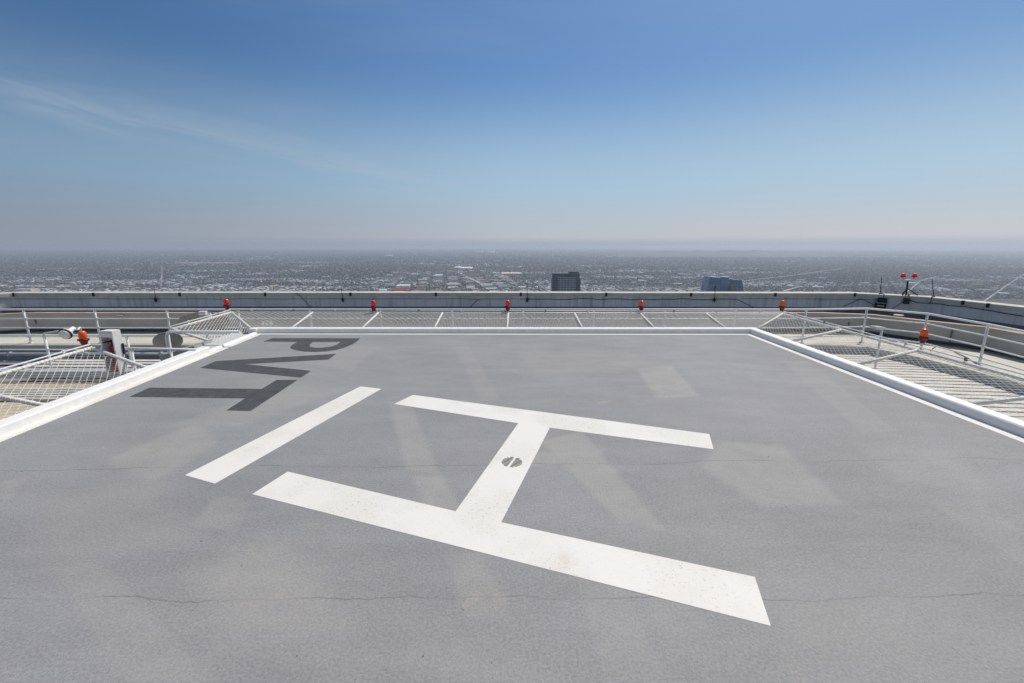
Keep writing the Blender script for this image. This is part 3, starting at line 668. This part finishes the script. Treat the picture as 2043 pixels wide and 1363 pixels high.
for sg in (-1, 1):
    c0 = top+V((sg*.205, 0, .16))
    MB().lathe([(.05, 0), (.085, .012), (.088, .03), (.07, .036)], c0, 16).build('lamp_base', M_maroon, t)
    MB().lathe([(.072, .036), (.074, .07), (.066, .105), (.045, .13), (.004, .14)], c0, 18).build('lamp_dome', M_lit, t)
# cables
def cable(label, px, off=.02, r=.009):
    return tag(MB().tube([onwall(a, c_, off)[0] for a, c_ in px], r, 5).build('cable', M_cable), label, 'cable', 'black cables on the parapet wall')
def wavy(x0, x1, y, n, amp, seed):
    rn = random.Random(seed); return [(x0+(x1-x0)*i/n, y+rn.uniform(-amp, amp)) for i in range(n+1)]
cable('thin black cable running level along the left half of the wall', wavy(-40, 1050, 596.5, 40, .35, 1), r=.007)
cable('thicker sagging black cable along the right part of the straight wall', wavy(1052, 1424, 597, 18, 1.3, 3)+[(1440, 596.5), (1470, 597)], r=.012)
cable('cable dropping diagonally from the coping left of the second beacon', [(592, 586), (600, 590), (622, 614)], .05)
cable('cable slanting down to the left of the middle beacon', [(957, 597), (952, 599), (937, 614.5)], .03)
cable('cable slanting down to the right of the blue glass tower', [(1470, 597), (1482, 603), (1512, 618)], .03)
cable('thin cable between the far right beacon and the solar lamp', [(1480, 596), (1600, 596.5), (1700, 597), (1760, 599)], .02, .007)
cable('cable rising and falling in a peak left of the solar lamp', [(1680, 612), (1700, 603), (1718, 595.5), (1735, 604), (1750, 611)], .04, .010)
cable('cables running from the tripod along the curved wall to the right', [(1812, 598), (1830, 604), (1856, 605), (1880, 607), (1895, 610), (1925, 611.5), (1945, 615), (1975, 619.5), (2010, 626), (2043, 631)], .03, .013)
cable('cable hanging from the tripod down to the left', [(1806, 598), (1795, 607), (1780, 616)], .04, .009)
tag(MB().tube([atZ(1856, 701, ZF+.03), atZ(1862, 695, ZF+.12), atZ(1872, 689.5, ZF+.2), atZ(1890, 694, ZF+.1), atZ(1906, 703, ZF+.03), atZ(1930, 714, ZF+.02), atZ(1950, 726, ZF+.02)], .012, 6).build('hose', M_cable), 'black hose lying in a loop on the cream walkway at right', 'hose')
# small brackets on the ledge wall
def onring(px, py):
    d = ray(px, py); best = None
    for i in range(len(ring2)):
        a, c_ = ring2[i], ring2[(i+1) % len(ring2)]; ex_, ey = c_[0]-a[0], c_[1]-a[1]; den = d.x*ey-d.y*ex_
        if abs(den) < 1e-9: continue
        tt = (a[0]*ey-a[1]*ex_)/den; s_ = (a[0]*d.y-a[1]*d.x)/den
        if tt > 0 and -1e-6 <= s_ <= 1+1e-6 and (best is None or tt < best[0]): best = (tt, math.atan2(ey, ex_))
    return CAM+d*best[0], best[1]
for (a, c_, s3, lab) in ((242, 629, (.20, .12, .03), 'grey bracket on the ledge wall above the white cabinet'), (72, 641, (.03, .03, .07), 'small black hook on the ledge wall at far left'),
                       (1795, 628.5, (.22, .14, .03), 'white bracket on the ledge edge below the twin red lamps'), (1693, 647, (.02, .02, .16), 'thin dark conduit stub on the ledge wall behind the right net'),
                       (1898, 668, (.03, .03, .26), 'dark vertical conduit on the ledge wall right of the right beacon'), (1641, 634, (.03, .03, .08), 'small dark hook on the ledge wall near the far right corner')):
    p, an = onring(a, c_); n = V((math.sin(an), -math.cos(an), 0))
    tag(MB().box(p+n*(s3[1]/2+.004), s3, an).box(p+n*.02+V((0, 0, -s3[2]*.6)), (s3[0]*.25, .03, s3[2]*1.2), an).build('bracket', M_white if 'white b' in lab else M_dkblue if 'grey' not in lab else M_step), lab, 'bracket')
# ------------------------------------------------------------------ city far below
GZ = -300.0
GA = R(-38.5)                         # street grid direction
def city_material():
    m = bpy.data.materials.new('city_ground'); m.use_nodes = True; q = NB(m.node_tree); p = m.node_tree.nodes['Principled BSDF']
    p.inputs['Roughness'].default_value = .95; p.inputs['Specular IOR Level'].default_value = .1
    vec = q.mapping(q.coord('Object'), rot=(0, 0, -GA)); x, y, z = q.sep(vec)
    n0 = q.noise(vec, .00045, 5, .6); n1 = q.noise(vec, .004, 5, .65); n2 = q.noise(vec, .03, 3, .7)
    c = q.mix(q.ss(n1, .35, .62), (.045, .056, .050), (.095, .10, .105))
    c = q.mix(q.math('MULTIPLY', q.ss(n2, .45, .65), .55), c, (.15, .148, .145))
    c = q.mix(q.math('MULTIPLY', q.ss(n0, .55, .72), .5), c, (.13, .13, .13))
    def lines(cc, step, wd, ph):
        f = q.math('FRACT', q.math('DIVIDE', q.math('ADD', cc, ph), step)); d = q.math('MULTIPLY', q.math('ABSOLUTE', q.math('SUBTRACT', f, .5)), step)
        return q.ss(d, wd*.7, wd, 1.0, 0.0)
    r_ = q.math('MAXIMUM', lines(x, 105.0, 6, 0), lines(y, 190.0, 6, 20)); r2 = q.math('MAXIMUM', lines(x, 804.0, 14, 30), lines(y, 804.0, 14, 100))
    c = q.mix(q.math('MULTIPLY', r_, .45), c, (.11, .11, .12)); c = q.mix(q.math('MULTIPLY', r2, .8), c, (.16, .16, .16))
    q.l.new(c, p.inputs['Base Color']); return m
n = 96; ringv = [(34000*math.cos(2*PI*i/n), 34000*math.sin(2*PI*i/n), GZ) for i in range(n)]
struct('ground', MB().add(ringv, [tuple(range(n))]), city_material())
for k, (y_, z_, r_, lab) in enumerate(((12.45, ZL+.30, .045, 'upper'), (12.30, ZL+.10, .035, 'lower'))):
    pp = MB().tube([(-20, y_, z_), (-7.4, y_, z_), (-7.3, y_+.04, z_-.03), (-7.3, y_+.05, ZL)], r_, 10)
    for q_ in range(6): pp.box((-19+q_*2.2, y_, z_-.0), (.05, r_*2+.03, r_*2+.03))
    tag(pp.build('pipe', M_grey), lab+' of two grey pipes on the step face behind the left railings', 'pipe')
# low hills on the horizon at right of centre
mb = MB(); K = 60; vs3 = []
for i in range(K+1):
    px = 1200+ (1690-1200)*i/K; e = math.sin(PI*i/K)**.6 if 0 < i < K else 0
    h_ = 158*e*(.85+.15*math.sin(i*.9)+.06*math.sin(i*2.3))*(1 if i < 48 else (K-i)/12)
    for k, dd in enumerate((11500, 13500, 15000)):
        x = (px-W0/2)/F*dd; vs3.append((x, dd, GZ+1+(h_ if k == 1 else 0)))
mb.add(vs3, [(i*3+k, (i+1)*3+k, (i+1)*3+k+1, i*3+k+1) for i in range(K) for k in range(2)], True)
struct('hills', mb, mat('hill', (.10, .105, .085), .95, var=.25, scale=.002))
def rot2(x, y, a): return x*np.cos(a)-y*np.sin(a), x*np.sin(a)+y*np.cos(a)
def dist_y(yr): return 300.0*F/yr/1.0
# bulk mesh of small boxes / crowns
def bulk(name, P_, tmpl, faces, m, label, cat, tint=None):
    """P_: n x (x, y, z, sx, sy, sz, rot)"""
    T = np.array(tmpl, float); n = len(P_); k = len(T)
    v = T[None]*P_[:, None, 3:6]; c_, s_ = np.cos(P_[:, 6])[:, None], np.sin(P_[:, 6])[:, None]
    X = v[..., 0]*c_-v[..., 1]*s_+P_[:, 0:1]; Y = v[..., 0]*s_+v[..., 1]*c_+P_[:, 1:2]; Z = v[..., 2]+P_[:, 2:3]
    co_ = np.stack([X, Y, Z], -1).reshape(-1, 3)
    fl_ = np.concatenate([np.array(f) for f in faces]); fc = np.array([len(f) for f in faces])
    off = (np.arange(n)*k)[:, None]; li = (fl_[None]+off).ravel(); tot = np.tile(fc, n); st = np.concatenate([[0], np.cumsum(tot)[:-1]])
    me = bpy.data.meshes.new(name); me.vertices.add(len(co_)); me.vertices.foreach_set('co', co_.ravel())
    me.loops.add(len(li)); me.loops.foreach_set('vertex_index', li.astype(np.int32)); me.polygons.add(len(tot))
    me.polygons.foreach_set('loop_start', st.astype(np.int32)); me.polygons.foreach_set('loop_total', tot.astype(np.int32))
    me.update(calc_edges=True); me.materials.append(m)
    at_ = me.attributes.new('tint', 'FLOAT', 'FACE'); at_.data.foreach_set('value', np.repeat(rng.random(n) if tint is None else tint, len(faces)))
    o = bpy.data.objects.new(name, me); C.objects.link(o); return tag(o, label, cat, kind='stuff')
BOX = [(-.5, -.5, 0), (.5, -.5, 0), (.5, .5, 0), (-.5, .5, 0), (-.5, -.5, 1), (.5, -.5, 1), (.5, .5, 1), (-.5, .5, 1)]
BF = [(4, 5, 6, 7), (0, 1, 5, 4), (1, 2, 6, 5), (2, 3, 7, 6), (3, 0, 4, 7)]
CR = [(.5*math.cos(t_), .5*math.sin(t_), .25+.1*(i % 2)) for i, t_ in enumerate(np.linspace(0, 2*PI, 6, endpoint=False))]+[(.25*math.cos(t_), .25*math.sin(t_), .9-.12*(i % 2)) for i, t_ in enumerate(np.linspace(.5, 2*PI+.5, 6, endpoint=False))]+[(.28*math.cos(t_), .28*math.sin(t_), 0) for t_ in np.linspace(0, 2*PI, 6, endpoint=False)]
CF = [(i, (i+1) % 6, 6+(i+1) % 6, 6+i) for i in range(6)]+[tuple(range(6, 12))]+[(12+i, 12+(i+1) % 6, (i+1) % 6, i) for i in range(6)]
def tint_mat(name, stops, rough=.9):
    m = bpy.data.materials.new(name); m.use_nodes = True; q = NB(m.node_tree); p = m.node_tree.nodes['Principled BSDF']
    p.inputs['Roughness'].default_value = rough; p.inputs['Specular IOR Level'].default_value = .15
    a = q.n.new('ShaderNodeAttribute'); a.attribute_name = 'tint'; r_ = q.n.new('ShaderNodeValToRGB'); r_.color_ramp.interpolation = 'CONSTANT'
    while len(r_.color_ramp.elements) < len(stops): r_.color_ramp.elements.new(.5)
    for e, (ps, c_) in zip(r_.color_ramp.elements, stops): e.position = ps; e.color = (*c_, 1)
    q.l.new(a.outputs['Fac'], r_.inputs[0]); q.l.new(r_.outputs[0], p.inputs['Base Color']); return m
M_houses = tint_mat('house_roofs', [(0, (.09, .11, .135)), (.30, (.14, .16, .185)), (.55, (.20, .215, .235)), (.70, (.20, .16, .14)), (.77, (.33, .35, .375)), (.92, (.57, .60, .63)), (.965, (.10, .15, .22))])
M_trees = tint_mat('tree_crowns', [(0, (.035, .050, .040)), (.35, (.048, .062, .048)), (.7, (.062, .072, .056))])
def scatter(nn, ylo, yhi):
    yr = rng.uniform(ylo, yhi, nn); d = dist_y(yr); th = rng.uniform(-1.32, 1.32, nn); return th*d, d
x, y = scatter(85000, 8, 104)
gx, gy = rot2(x, y, -GA); gx = np.round(gx/26)*26+rng.normal(0, 5, len(gx)); gy = np.round(gy/19)*19+rng.normal(0, 4, len(gy))
onroad = (np.abs((gx/105) % 1-.5) < .07)
blobs = [(atZ(a, c_, GZ), rx, ry) for a, c_, rx, ry in [(rng.uniform(-60, 2100), rng.uniform(511, 590), rng.uniform(120, 700), rng.uniform(60, 300)) for _ in range(75)]]
def bright(x, y):
    v_ = np.zeros(len(x))
    for c0, rx, ry in blobs:
        k_ = max(1, c0.y/5500); v_ = np.maximum(v_, 1.35-np.sqrt(((x-c0.x)/(rx*k_))**2+((y-c0.y)/(ry*k_))**2))
    return np.clip(v_, 0, 1)
def industrial(x, y, m=0): u_, v_ = rot2(x, y, R(-8.5)); return (u_ > -560-m) & (u_ < 640+m) & (v_ > 2500) & (v_ < 5400)
x, y = rot2(gx, gy, GA); s = np.clip(y/5600, .75, 3.2)
br = bright(x, y)*(rng.random(len(x)) < .75); s = s*(1+br*.9)
Pm = np.c_[x, y, np.full(len(x), GZ), rng.uniform(9, 17, len(x))*s, rng.uniform(10, 22, len(x))*s, rng.uniform(4, 9, len(x))*np.sqrt(s), np.full(len(x), GA)][(keep := ~onroad & (~industrial(x, y) | (rng.random(len(x)) < .35)))]
TINT = np.where(rng.random(len(x)) < br*.75, rng.choice([.6, .8, .85, .93, .5, .95], len(x)), rng.random(len(x))*.93)[keep]
bulk('houses', Pm, BOX, BF, M_houses, 'endless low houses and shops filling the city plain', 'houses', TINT)
x, y = scatter(95000, 8, 104)
s = np.clip(y/5600, .7, 3.0)
Pm = np.c_[x, y, np.full(len(x), GZ), rng.uniform(10, 20, len(x))*s, rng.uniform(10, 24, len(x))*s, rng.uniform(7, 14, len(x))*np.sqrt(s), rng.uniform(0, 6, len(x))][(~industrial(x, y) | (rng.random(len(x)) < .35)) & (rng.random(len(x)) > bright(x, y)*.75)]
bulk('street_trees', Pm, CR, CF, M_trees, 'dark green trees scattered between the houses of the plain', 'trees')
# individually built larger buildings
kinds = [('white', (.62, .63, .64), 'large flat white roofed warehouse'), ('tan', (.36, .32, .28), 'large tan roofed warehouse'), ('grey', (.24, .25, .27), 'large grey roofed warehouse'), ('brick', (.24, .15, .125), 'large brick coloured block')]
protos = {}
def wh_mesh(kind, col_, var_):
    mb = MB(); mb.box((0, 0, .46), (1, 1, .92)); mb.box((0, .0, .93), (.97, .94, .04))
    rn = random.Random(var_)
    for _ in range(4+var_*2): mb.box((rn.uniform(-.4, .4), rn.uniform(-.4, .4), 1.02), (rn.uniform(.03, .10), rn.uniform(.03, .12), rn.uniform(.08, .22)))
    mb.box((0, -.49, .96), (1, .02, .06)); mb.box((0, .49, .96), (1, .02, .06))
    return mb
nb = 0
spots = []
def clump(cx, cy, n_, sxp, syp):
    for _ in range(n_): spots.append((random.gauss(cx, sxp), random.gauss(cy, syp)))
clump(60, 572, 16, 60, 5); clump(125, 563, 10, 55, 3); clump(330, 572, 16, 70, 4); clump(600, 566, 14, 60, 7)
clump(1250, 560, 12, 90, 9); clump(1330, 548, 6, 120, 9); clump(1580, 565, 12, 60, 7); clump(1900, 580, 16, 80, 10); clump(1800, 560, 8, 60, 8)
HA = R(8.5); lots = []            # the street grid of the warehouse district
for iv in range(26):
    for iu in range(10):
        if random.random() < .24: continue
        u_ = -540+iu*118+random.uniform(-16, 16)+(14 if iu > 4 else 0); v_ = 2700+iv*100+random.uniform(-18, 18)
        lots.append((u_*math.cos(HA)-v_*math.sin(HA), u_*math.sin(HA)+v_*math.cos(HA)))
placed = []
for px, py in [(None, l_) for l_ in lots]+spots:
    if nb >= 288: break
    if px is None: p = V((py[0], py[1], GZ)); ind = True
    else:
        ind = False; py = min(max(py, 530), 596 if px > 1720 else 583); p = atZ(px, py, GZ)
    d = p.y
    kd = random.choices(range(4), (.22, .22, .48, .08) if px is None else (.40, .26, .26, .08))[0]; vr = random.randrange(3)
    key = (kd, vr); sc_ = max(1, d/4200)
    sx_, sy_, sz_ = random.uniform(28, 85)*sc_, random.uniform(22, 60)*sc_, random.uniform(7, 15)
    if ind: sx_, sy_ = random.uniform(34, 98), random.uniform(24, 72)
    elif any(abs(p.x-a[0]) < (sx_+a[2])*.5 and abs(p.y-a[1]) < (sy_+a[3])*.5 for a in placed): continue
    placed.append((p.x, p.y, sx_, sy_))
    nmk, cl, lab = kinds[kd]
    if key not in protos:
        o = wh_mesh(nmk, cl, vr).build('warehouse', mat('roof_'+nmk, cl, .85, var=.12, scale=2)); protos[key] = o
        tag(o, lab+' among the low houses of the plain', 'warehouse', lab.split()[1]+' warehouses on the plain' if kd else 'white roofed warehouses on the plain')
    else: o = protos[key].copy(); C.objects.link(o)
    o.location = (p.x, p.y, GZ); o.scale = (sx_, sy_, sz_); o.rotation_euler.z = HA if ind else GA+random.choice((0, PI/2)); nb += 1
def landmark(name, px0, px1, pyb, depth, height, col_, label, cat, rot=GA*0):
    a, c_ = atZ(px0, pyb, GZ), atZ(px1, pyb, GZ); wd = c_.x-a.x
    o = wh_mesh('x', col_, 1).build(name, mat(name+'_roof'+str(px0), col_, .8, var=.08, scale=2)); o.location = ((a.x+c_.x)/2, a.y+depth/2, GZ); o.scale = (wd, depth, height); o.rotation_euler.z = rot
    return tag(o, label, cat)
landmark('store_building', 780, 812, 583, 90, 16, (.34, .03, .06), 'long crimson red building just above the coping left of centre', 'building')
landmark('warehouse', 26, 62, 584, 60, 22, (.66, .58, .52), 'pale cream block at far left just above the coping', 'building')
landmark('stadium_roof', 918, 940, 537, 300, 14, (.85, .86, .88), 'bright white roof beside the pale motorway', 'building')
landmark('stadium_roof', 905, 917, 535.5, 300, 12, (.85, .86, .88), 'smaller bright roof left of the brightest white roof', 'building')
landmark('campus_block', 1000, 1040, 549, 260, 16, (.66, .50, .44), 'pinkish low block left of the dark square tower', 'building')
landmark('depot_roof', 945, 962, 503.5, 900, 40, (.8, .8, .82), 'thin white roof on the horizon left of centre', 'building')
landmark('depot_roof', 970, 985, 503.8, 900, 40, (.8, .8, .82), 'second thin white roof on the horizon near centre', 'building')
landmark('depot_roof', 766, 776, 511, 500, 25, (.8, .8, .82), 'white roof far off on the left part of the plain', 'building')
landmark('rail_yard', 330, 460, 526.5, 420, 8, (.42, .36, .34), 'long pale pinkish yard far off at left', 'yard')
# pale roads
def road(name, pts, wd, col_, lab=None):
    P3 = [atZ(a, c_, GZ+1.5) for a, c_ in pts]; dn = []
    for i in range(len(P3)-1):
        for t in np.linspace(0, 1, 6, endpoint=False): dn.append(P3[i].lerp(P3[i+1], t))
    dn.append(P3[-1]); vs4 = []
    for i, p in enumerate(dn):
        t = (dn[min(i+1, len(dn)-1)]-dn[max(i-1, 0)]).normalized(); nn = V((-t.y, t.x, 0)); vs4 += [p+nn*wd/2, p-nn*wd/2]
    # raised: 12 m of embankment so the road reads above the roofs beside it
    top = [V((p[0], p[1], GZ+8)) for p in vs4]; m_ = MB(); k = len(dn)
    m_.add(top+[V((p[0], p[1], GZ)) for p in vs4], [(2*i, 2*i+1, 2*i+3, 2*i+2) for i in range(k-1)]+[(2*i+1, 2*i+1+2*k, 2*i+3+2*k, 2*i+3) for i in range(k-1)]+[(2*i, 2*i+2, 2*i+2+2*k, 2*i+2*k) for i in range(k-1)])
    return struct(name, m_, mat(name+'_surface', col_, .85, var=.12, scale=.02))
road('motorway', [(890, 540), (905, 542), (918, 546), (928, 552), (938, 557), (950, 562), (965, 571)], 30, (.36, .345, .29))
road('motorway', [(1360, 583), (1395, 575), (1440, 568), (1500, 560), (1580, 551), (1620, 545), (1690, 535)], 16, (.23, .23, .23))
road('motorway', [(1560, 583), (1590, 575), (1600, 573)], 18, (.30, .30, .30))
road('road', [(322, 573), (322.5, 560), (323, 545), (323.4, 530), (323.8, 518)], 11, (.25, .25, .26))
road('road', [(1962, 604), (2000, 577), (2030, 556.5), (2060, 536)], 10, (.30, .30, .30))
road('road', [(1812, 583), (1835, 562), (1872, 552)], 12, (.30, .30, .30))
# crane
p = atZ(547, 590, GZ); t = empty('tower_crane', tuple(p), 'orange tower crane standing among the distant houses at left', 'crane')
Mc = mat('crane_orange', (.55, .22, .06), .6); hc = 300-atY(547, 559, p.y).z*-1 if False else atY(547, 561, p.y).z-GZ
mb = MB()
for dx, dy in ((-1.5, -1.5), (1.5, -1.5), (1.5, 1.5), (-1.5, 1.5)): mb.tube([p+V((dx, dy, 0)), p+V((dx, dy, hc))], .7, 4)
for i in range(int(hc/6)): mb.tube([p+V((-1.5, -1.5, i*6)), p+V((1.5, -1.5, i*6+6))], .5, 4)
mb.build('mast', Mc, t); MB().tube([p+V((-16, 0, hc-4)), p+V((46, 0, hc-4))], 1.4, 4).build('jib', Mc, t); MB().box(p+V((-14, 0, hc-6)), (6, 4, 5)).build('counterweight', M_grey, t)
# ------------------------------------------------------------------ two towers
def glass(name, c1, c2, sx_, sz_, wx, wz, rough=.12, fr_=(.30, .33, .36)):
    m = bpy.data.materials.new(name); m.use_nodes = True; q = NB(m.node_tree); p = m.node_tree.nodes['Principled BSDF']
    vec = q.coord('Object'); x, y, z = q.sep(vec); h = q.math('ADD', x, y)
    cell = q.n.new('ShaderNodeTexWhiteNoise'); cell.noise_dimensions = '2D'
    q.l.new(q.comb(q.math('FLOOR', q.math('DIVIDE', h, sx_)), q.math('FLOOR', q.math('DIVIDE', z, sz_)), 0.0), cell.inputs['Vector'])
    c = q.mix(cell.outputs[0], c1, c2)
    fx = q.math('LESS_THAN', q.math('FRACT', q.math('DIVIDE', h, sx_)), wx); fz = q.math('LESS_THAN', q.math('FRACT', q.math('DIVIDE', z, sz_)), wz)
    f = q.math('MAXIMUM', fx, fz); c = q.mix(f, c, fr_); q.l.new(c, p.inputs['Base Color'])
    q.l.new(q.math('MULTIPLY_ADD', f, .5, rough), p.inputs['Roughness']); p.inputs['Specular IOR Level'].default_value = .8
    return m
D1 = 1250.0
a, c_ = atY(1102, 546, D1), atY(1159, 546, D1); wd = c_.x-a.x; cx = (a.x+c_.x)/2; zt1 = a.z
t = empty('high_rise', (cx, D1+25, GZ), 'dark square high-rise with pale window grid beyond the parapet right of centre', 'high-rise')
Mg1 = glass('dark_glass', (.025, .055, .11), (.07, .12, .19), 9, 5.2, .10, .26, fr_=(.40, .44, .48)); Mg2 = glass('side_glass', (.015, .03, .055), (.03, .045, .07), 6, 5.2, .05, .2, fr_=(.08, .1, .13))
Mcn = mat('tower_concrete', (.11, .12, .13), .8, var=.15, scale=.05)
def tb(x0, x1, z0, z1, y0, y1, nm, m_): return MB().box(((x0+x1)/2, (y0+y1)/2, (z0+z1)/2), (x1-x0, y1-y0, z1-z0)).build(nm, m_, t)
X = lambda f: a.x+wd*f
tb(X(0), X(.2), GZ, zt1-13, D1+3, D1+50, 'left_bay', Mg2); tb(X(.2)+.1, X(.84), GZ, zt1-10, D1, D1+52, 'facade', Mg1); tb(X(.84)+.1, X(1), GZ, zt1-14, D1+4, D1+50, 'right_bay', Mg2)
tb(X(.02), X(.98), zt1-1.3, zt1, D1+1, D1+50, 'roof_edge', mat('dark_trim', (.05, .06, .07), .6))
for f0, f1, e_ in ((.03, .22, 6), (.221, .44, 3), (.441, .70, 9), (.701, .97, 5)): tb(X(f0), X(f1), zt1-14, zt1-1.31, D1+e_, D1+40, 'penthouse_block', Mcn)
tb(X(.62), X(.95), zt1, zt1+5, D1+10, D1+40, 'plant_room', Mcn)
for k in range(14): tb(X(1)+.05, X(1)+2.6, zt1-20-k*5.2, zt1-18.6-k*5.2, D1+6, D1+40, 'balcony', Mcn)
# tapering blue glass tower
D2 = 1000.0
pt = [atY(1416.5, 552.5, D2), atY(1481, 559.5, D2), atY(1485, 590, D2), atY(1408, 590, D2)]
t = empty('high_rise', (pt[0].x+30, D2+25, GZ), 'blue glass high-rise with sloping roof and leaning side beyond the parapet', 'high-rise')
def down(p_, q_, z): k = (z-p_.z)/(q_.z-p_.z); return p_.lerp(q_, k)
bl, br = down(pt[0], pt[3], GZ+120), down(pt[1], pt[2], GZ+120)
vsx = [bl, br, pt[1], pt[0]]; dv = V((4, 42, 0)); vsx2 = [p_+dv for p_ in vsx]
vb = [V((bl.x, bl.y, GZ)), V((br.x, br.y, GZ))]
Mb1 = glass('blue_glass', (.05, .12, .24), (.13, .25, .42), 21, 6.5, .04, .10, rough=.3, fr_=(.07, .12, .20))
MB().add(vsx+vsx2+vb+[p_+dv for p_ in vb], [(0, 1, 2, 3), (4, 7, 6, 5), (0, 3, 7, 4), (1, 5, 6, 2), (3, 2, 6, 7), (8, 9, 1, 0), (10, 4, 5, 11), (8, 0, 4, 10), (9, 11, 5, 1)]).build('glass_body', Mb1, t)
a2, c2 = atY(1456, 570.5, D2), atY(1476, 571.5, D2)
MB().box(((a2.x+c2.x)/2, D2-3, (a2.z+GZ)/2), (c2.x-a2.x, 5, a2.z-GZ)).build('front_bay', glass('grey_glass', (.10, .13, .15), (.20, .23, .25), 4, 4.5, .15, .25, fr_=(.14, .17, .19)), t)
mb = MB(); a3 = atY(1446, 553.5, D2+12)
mb.lathe([(9, -5), (9, 0), (11, .4), (11, 1.6), (4, 2)], a3, 20).build('roof_pad', M_grey, t)
ln = [(1426.5, 571, 1425, 590)]
for x0_, y0_, x1_, y1_ in ln: MB().tube([atY(x0_, y0_, D2-1), atY(x1_, y1_, D2-1)], 1.0, 4).build('groove', M_black, t)
# ------------------------------------------------------------------ haze
hb = MB().box((0, 8000, (GZ-1+3.0)/2), (76000, 60000, 3.0-(GZ-1)))
hm = bpy.data.materials.new('haze_air'); hm.use_nodes = True; nt = hm.node_tree
for nd in list(nt.nodes):
    if nd.type == 'BSDF_PRINCIPLED': nt.nodes.remove(nd)
pv = nt.nodes.new('ShaderNodeVolumePrincipled'); pv.inputs['Density'].default_value = .78e-4
pv.inputs['Color'].default_value = (.695, .755, .85, 1); pv.inputs['Anisotropy'].default_value = .35
nt.links.new(pv.outputs[0], nt.nodes['Material Output'].inputs['Volume'])
tag(hb.build('haze', hm), kind='stuff')
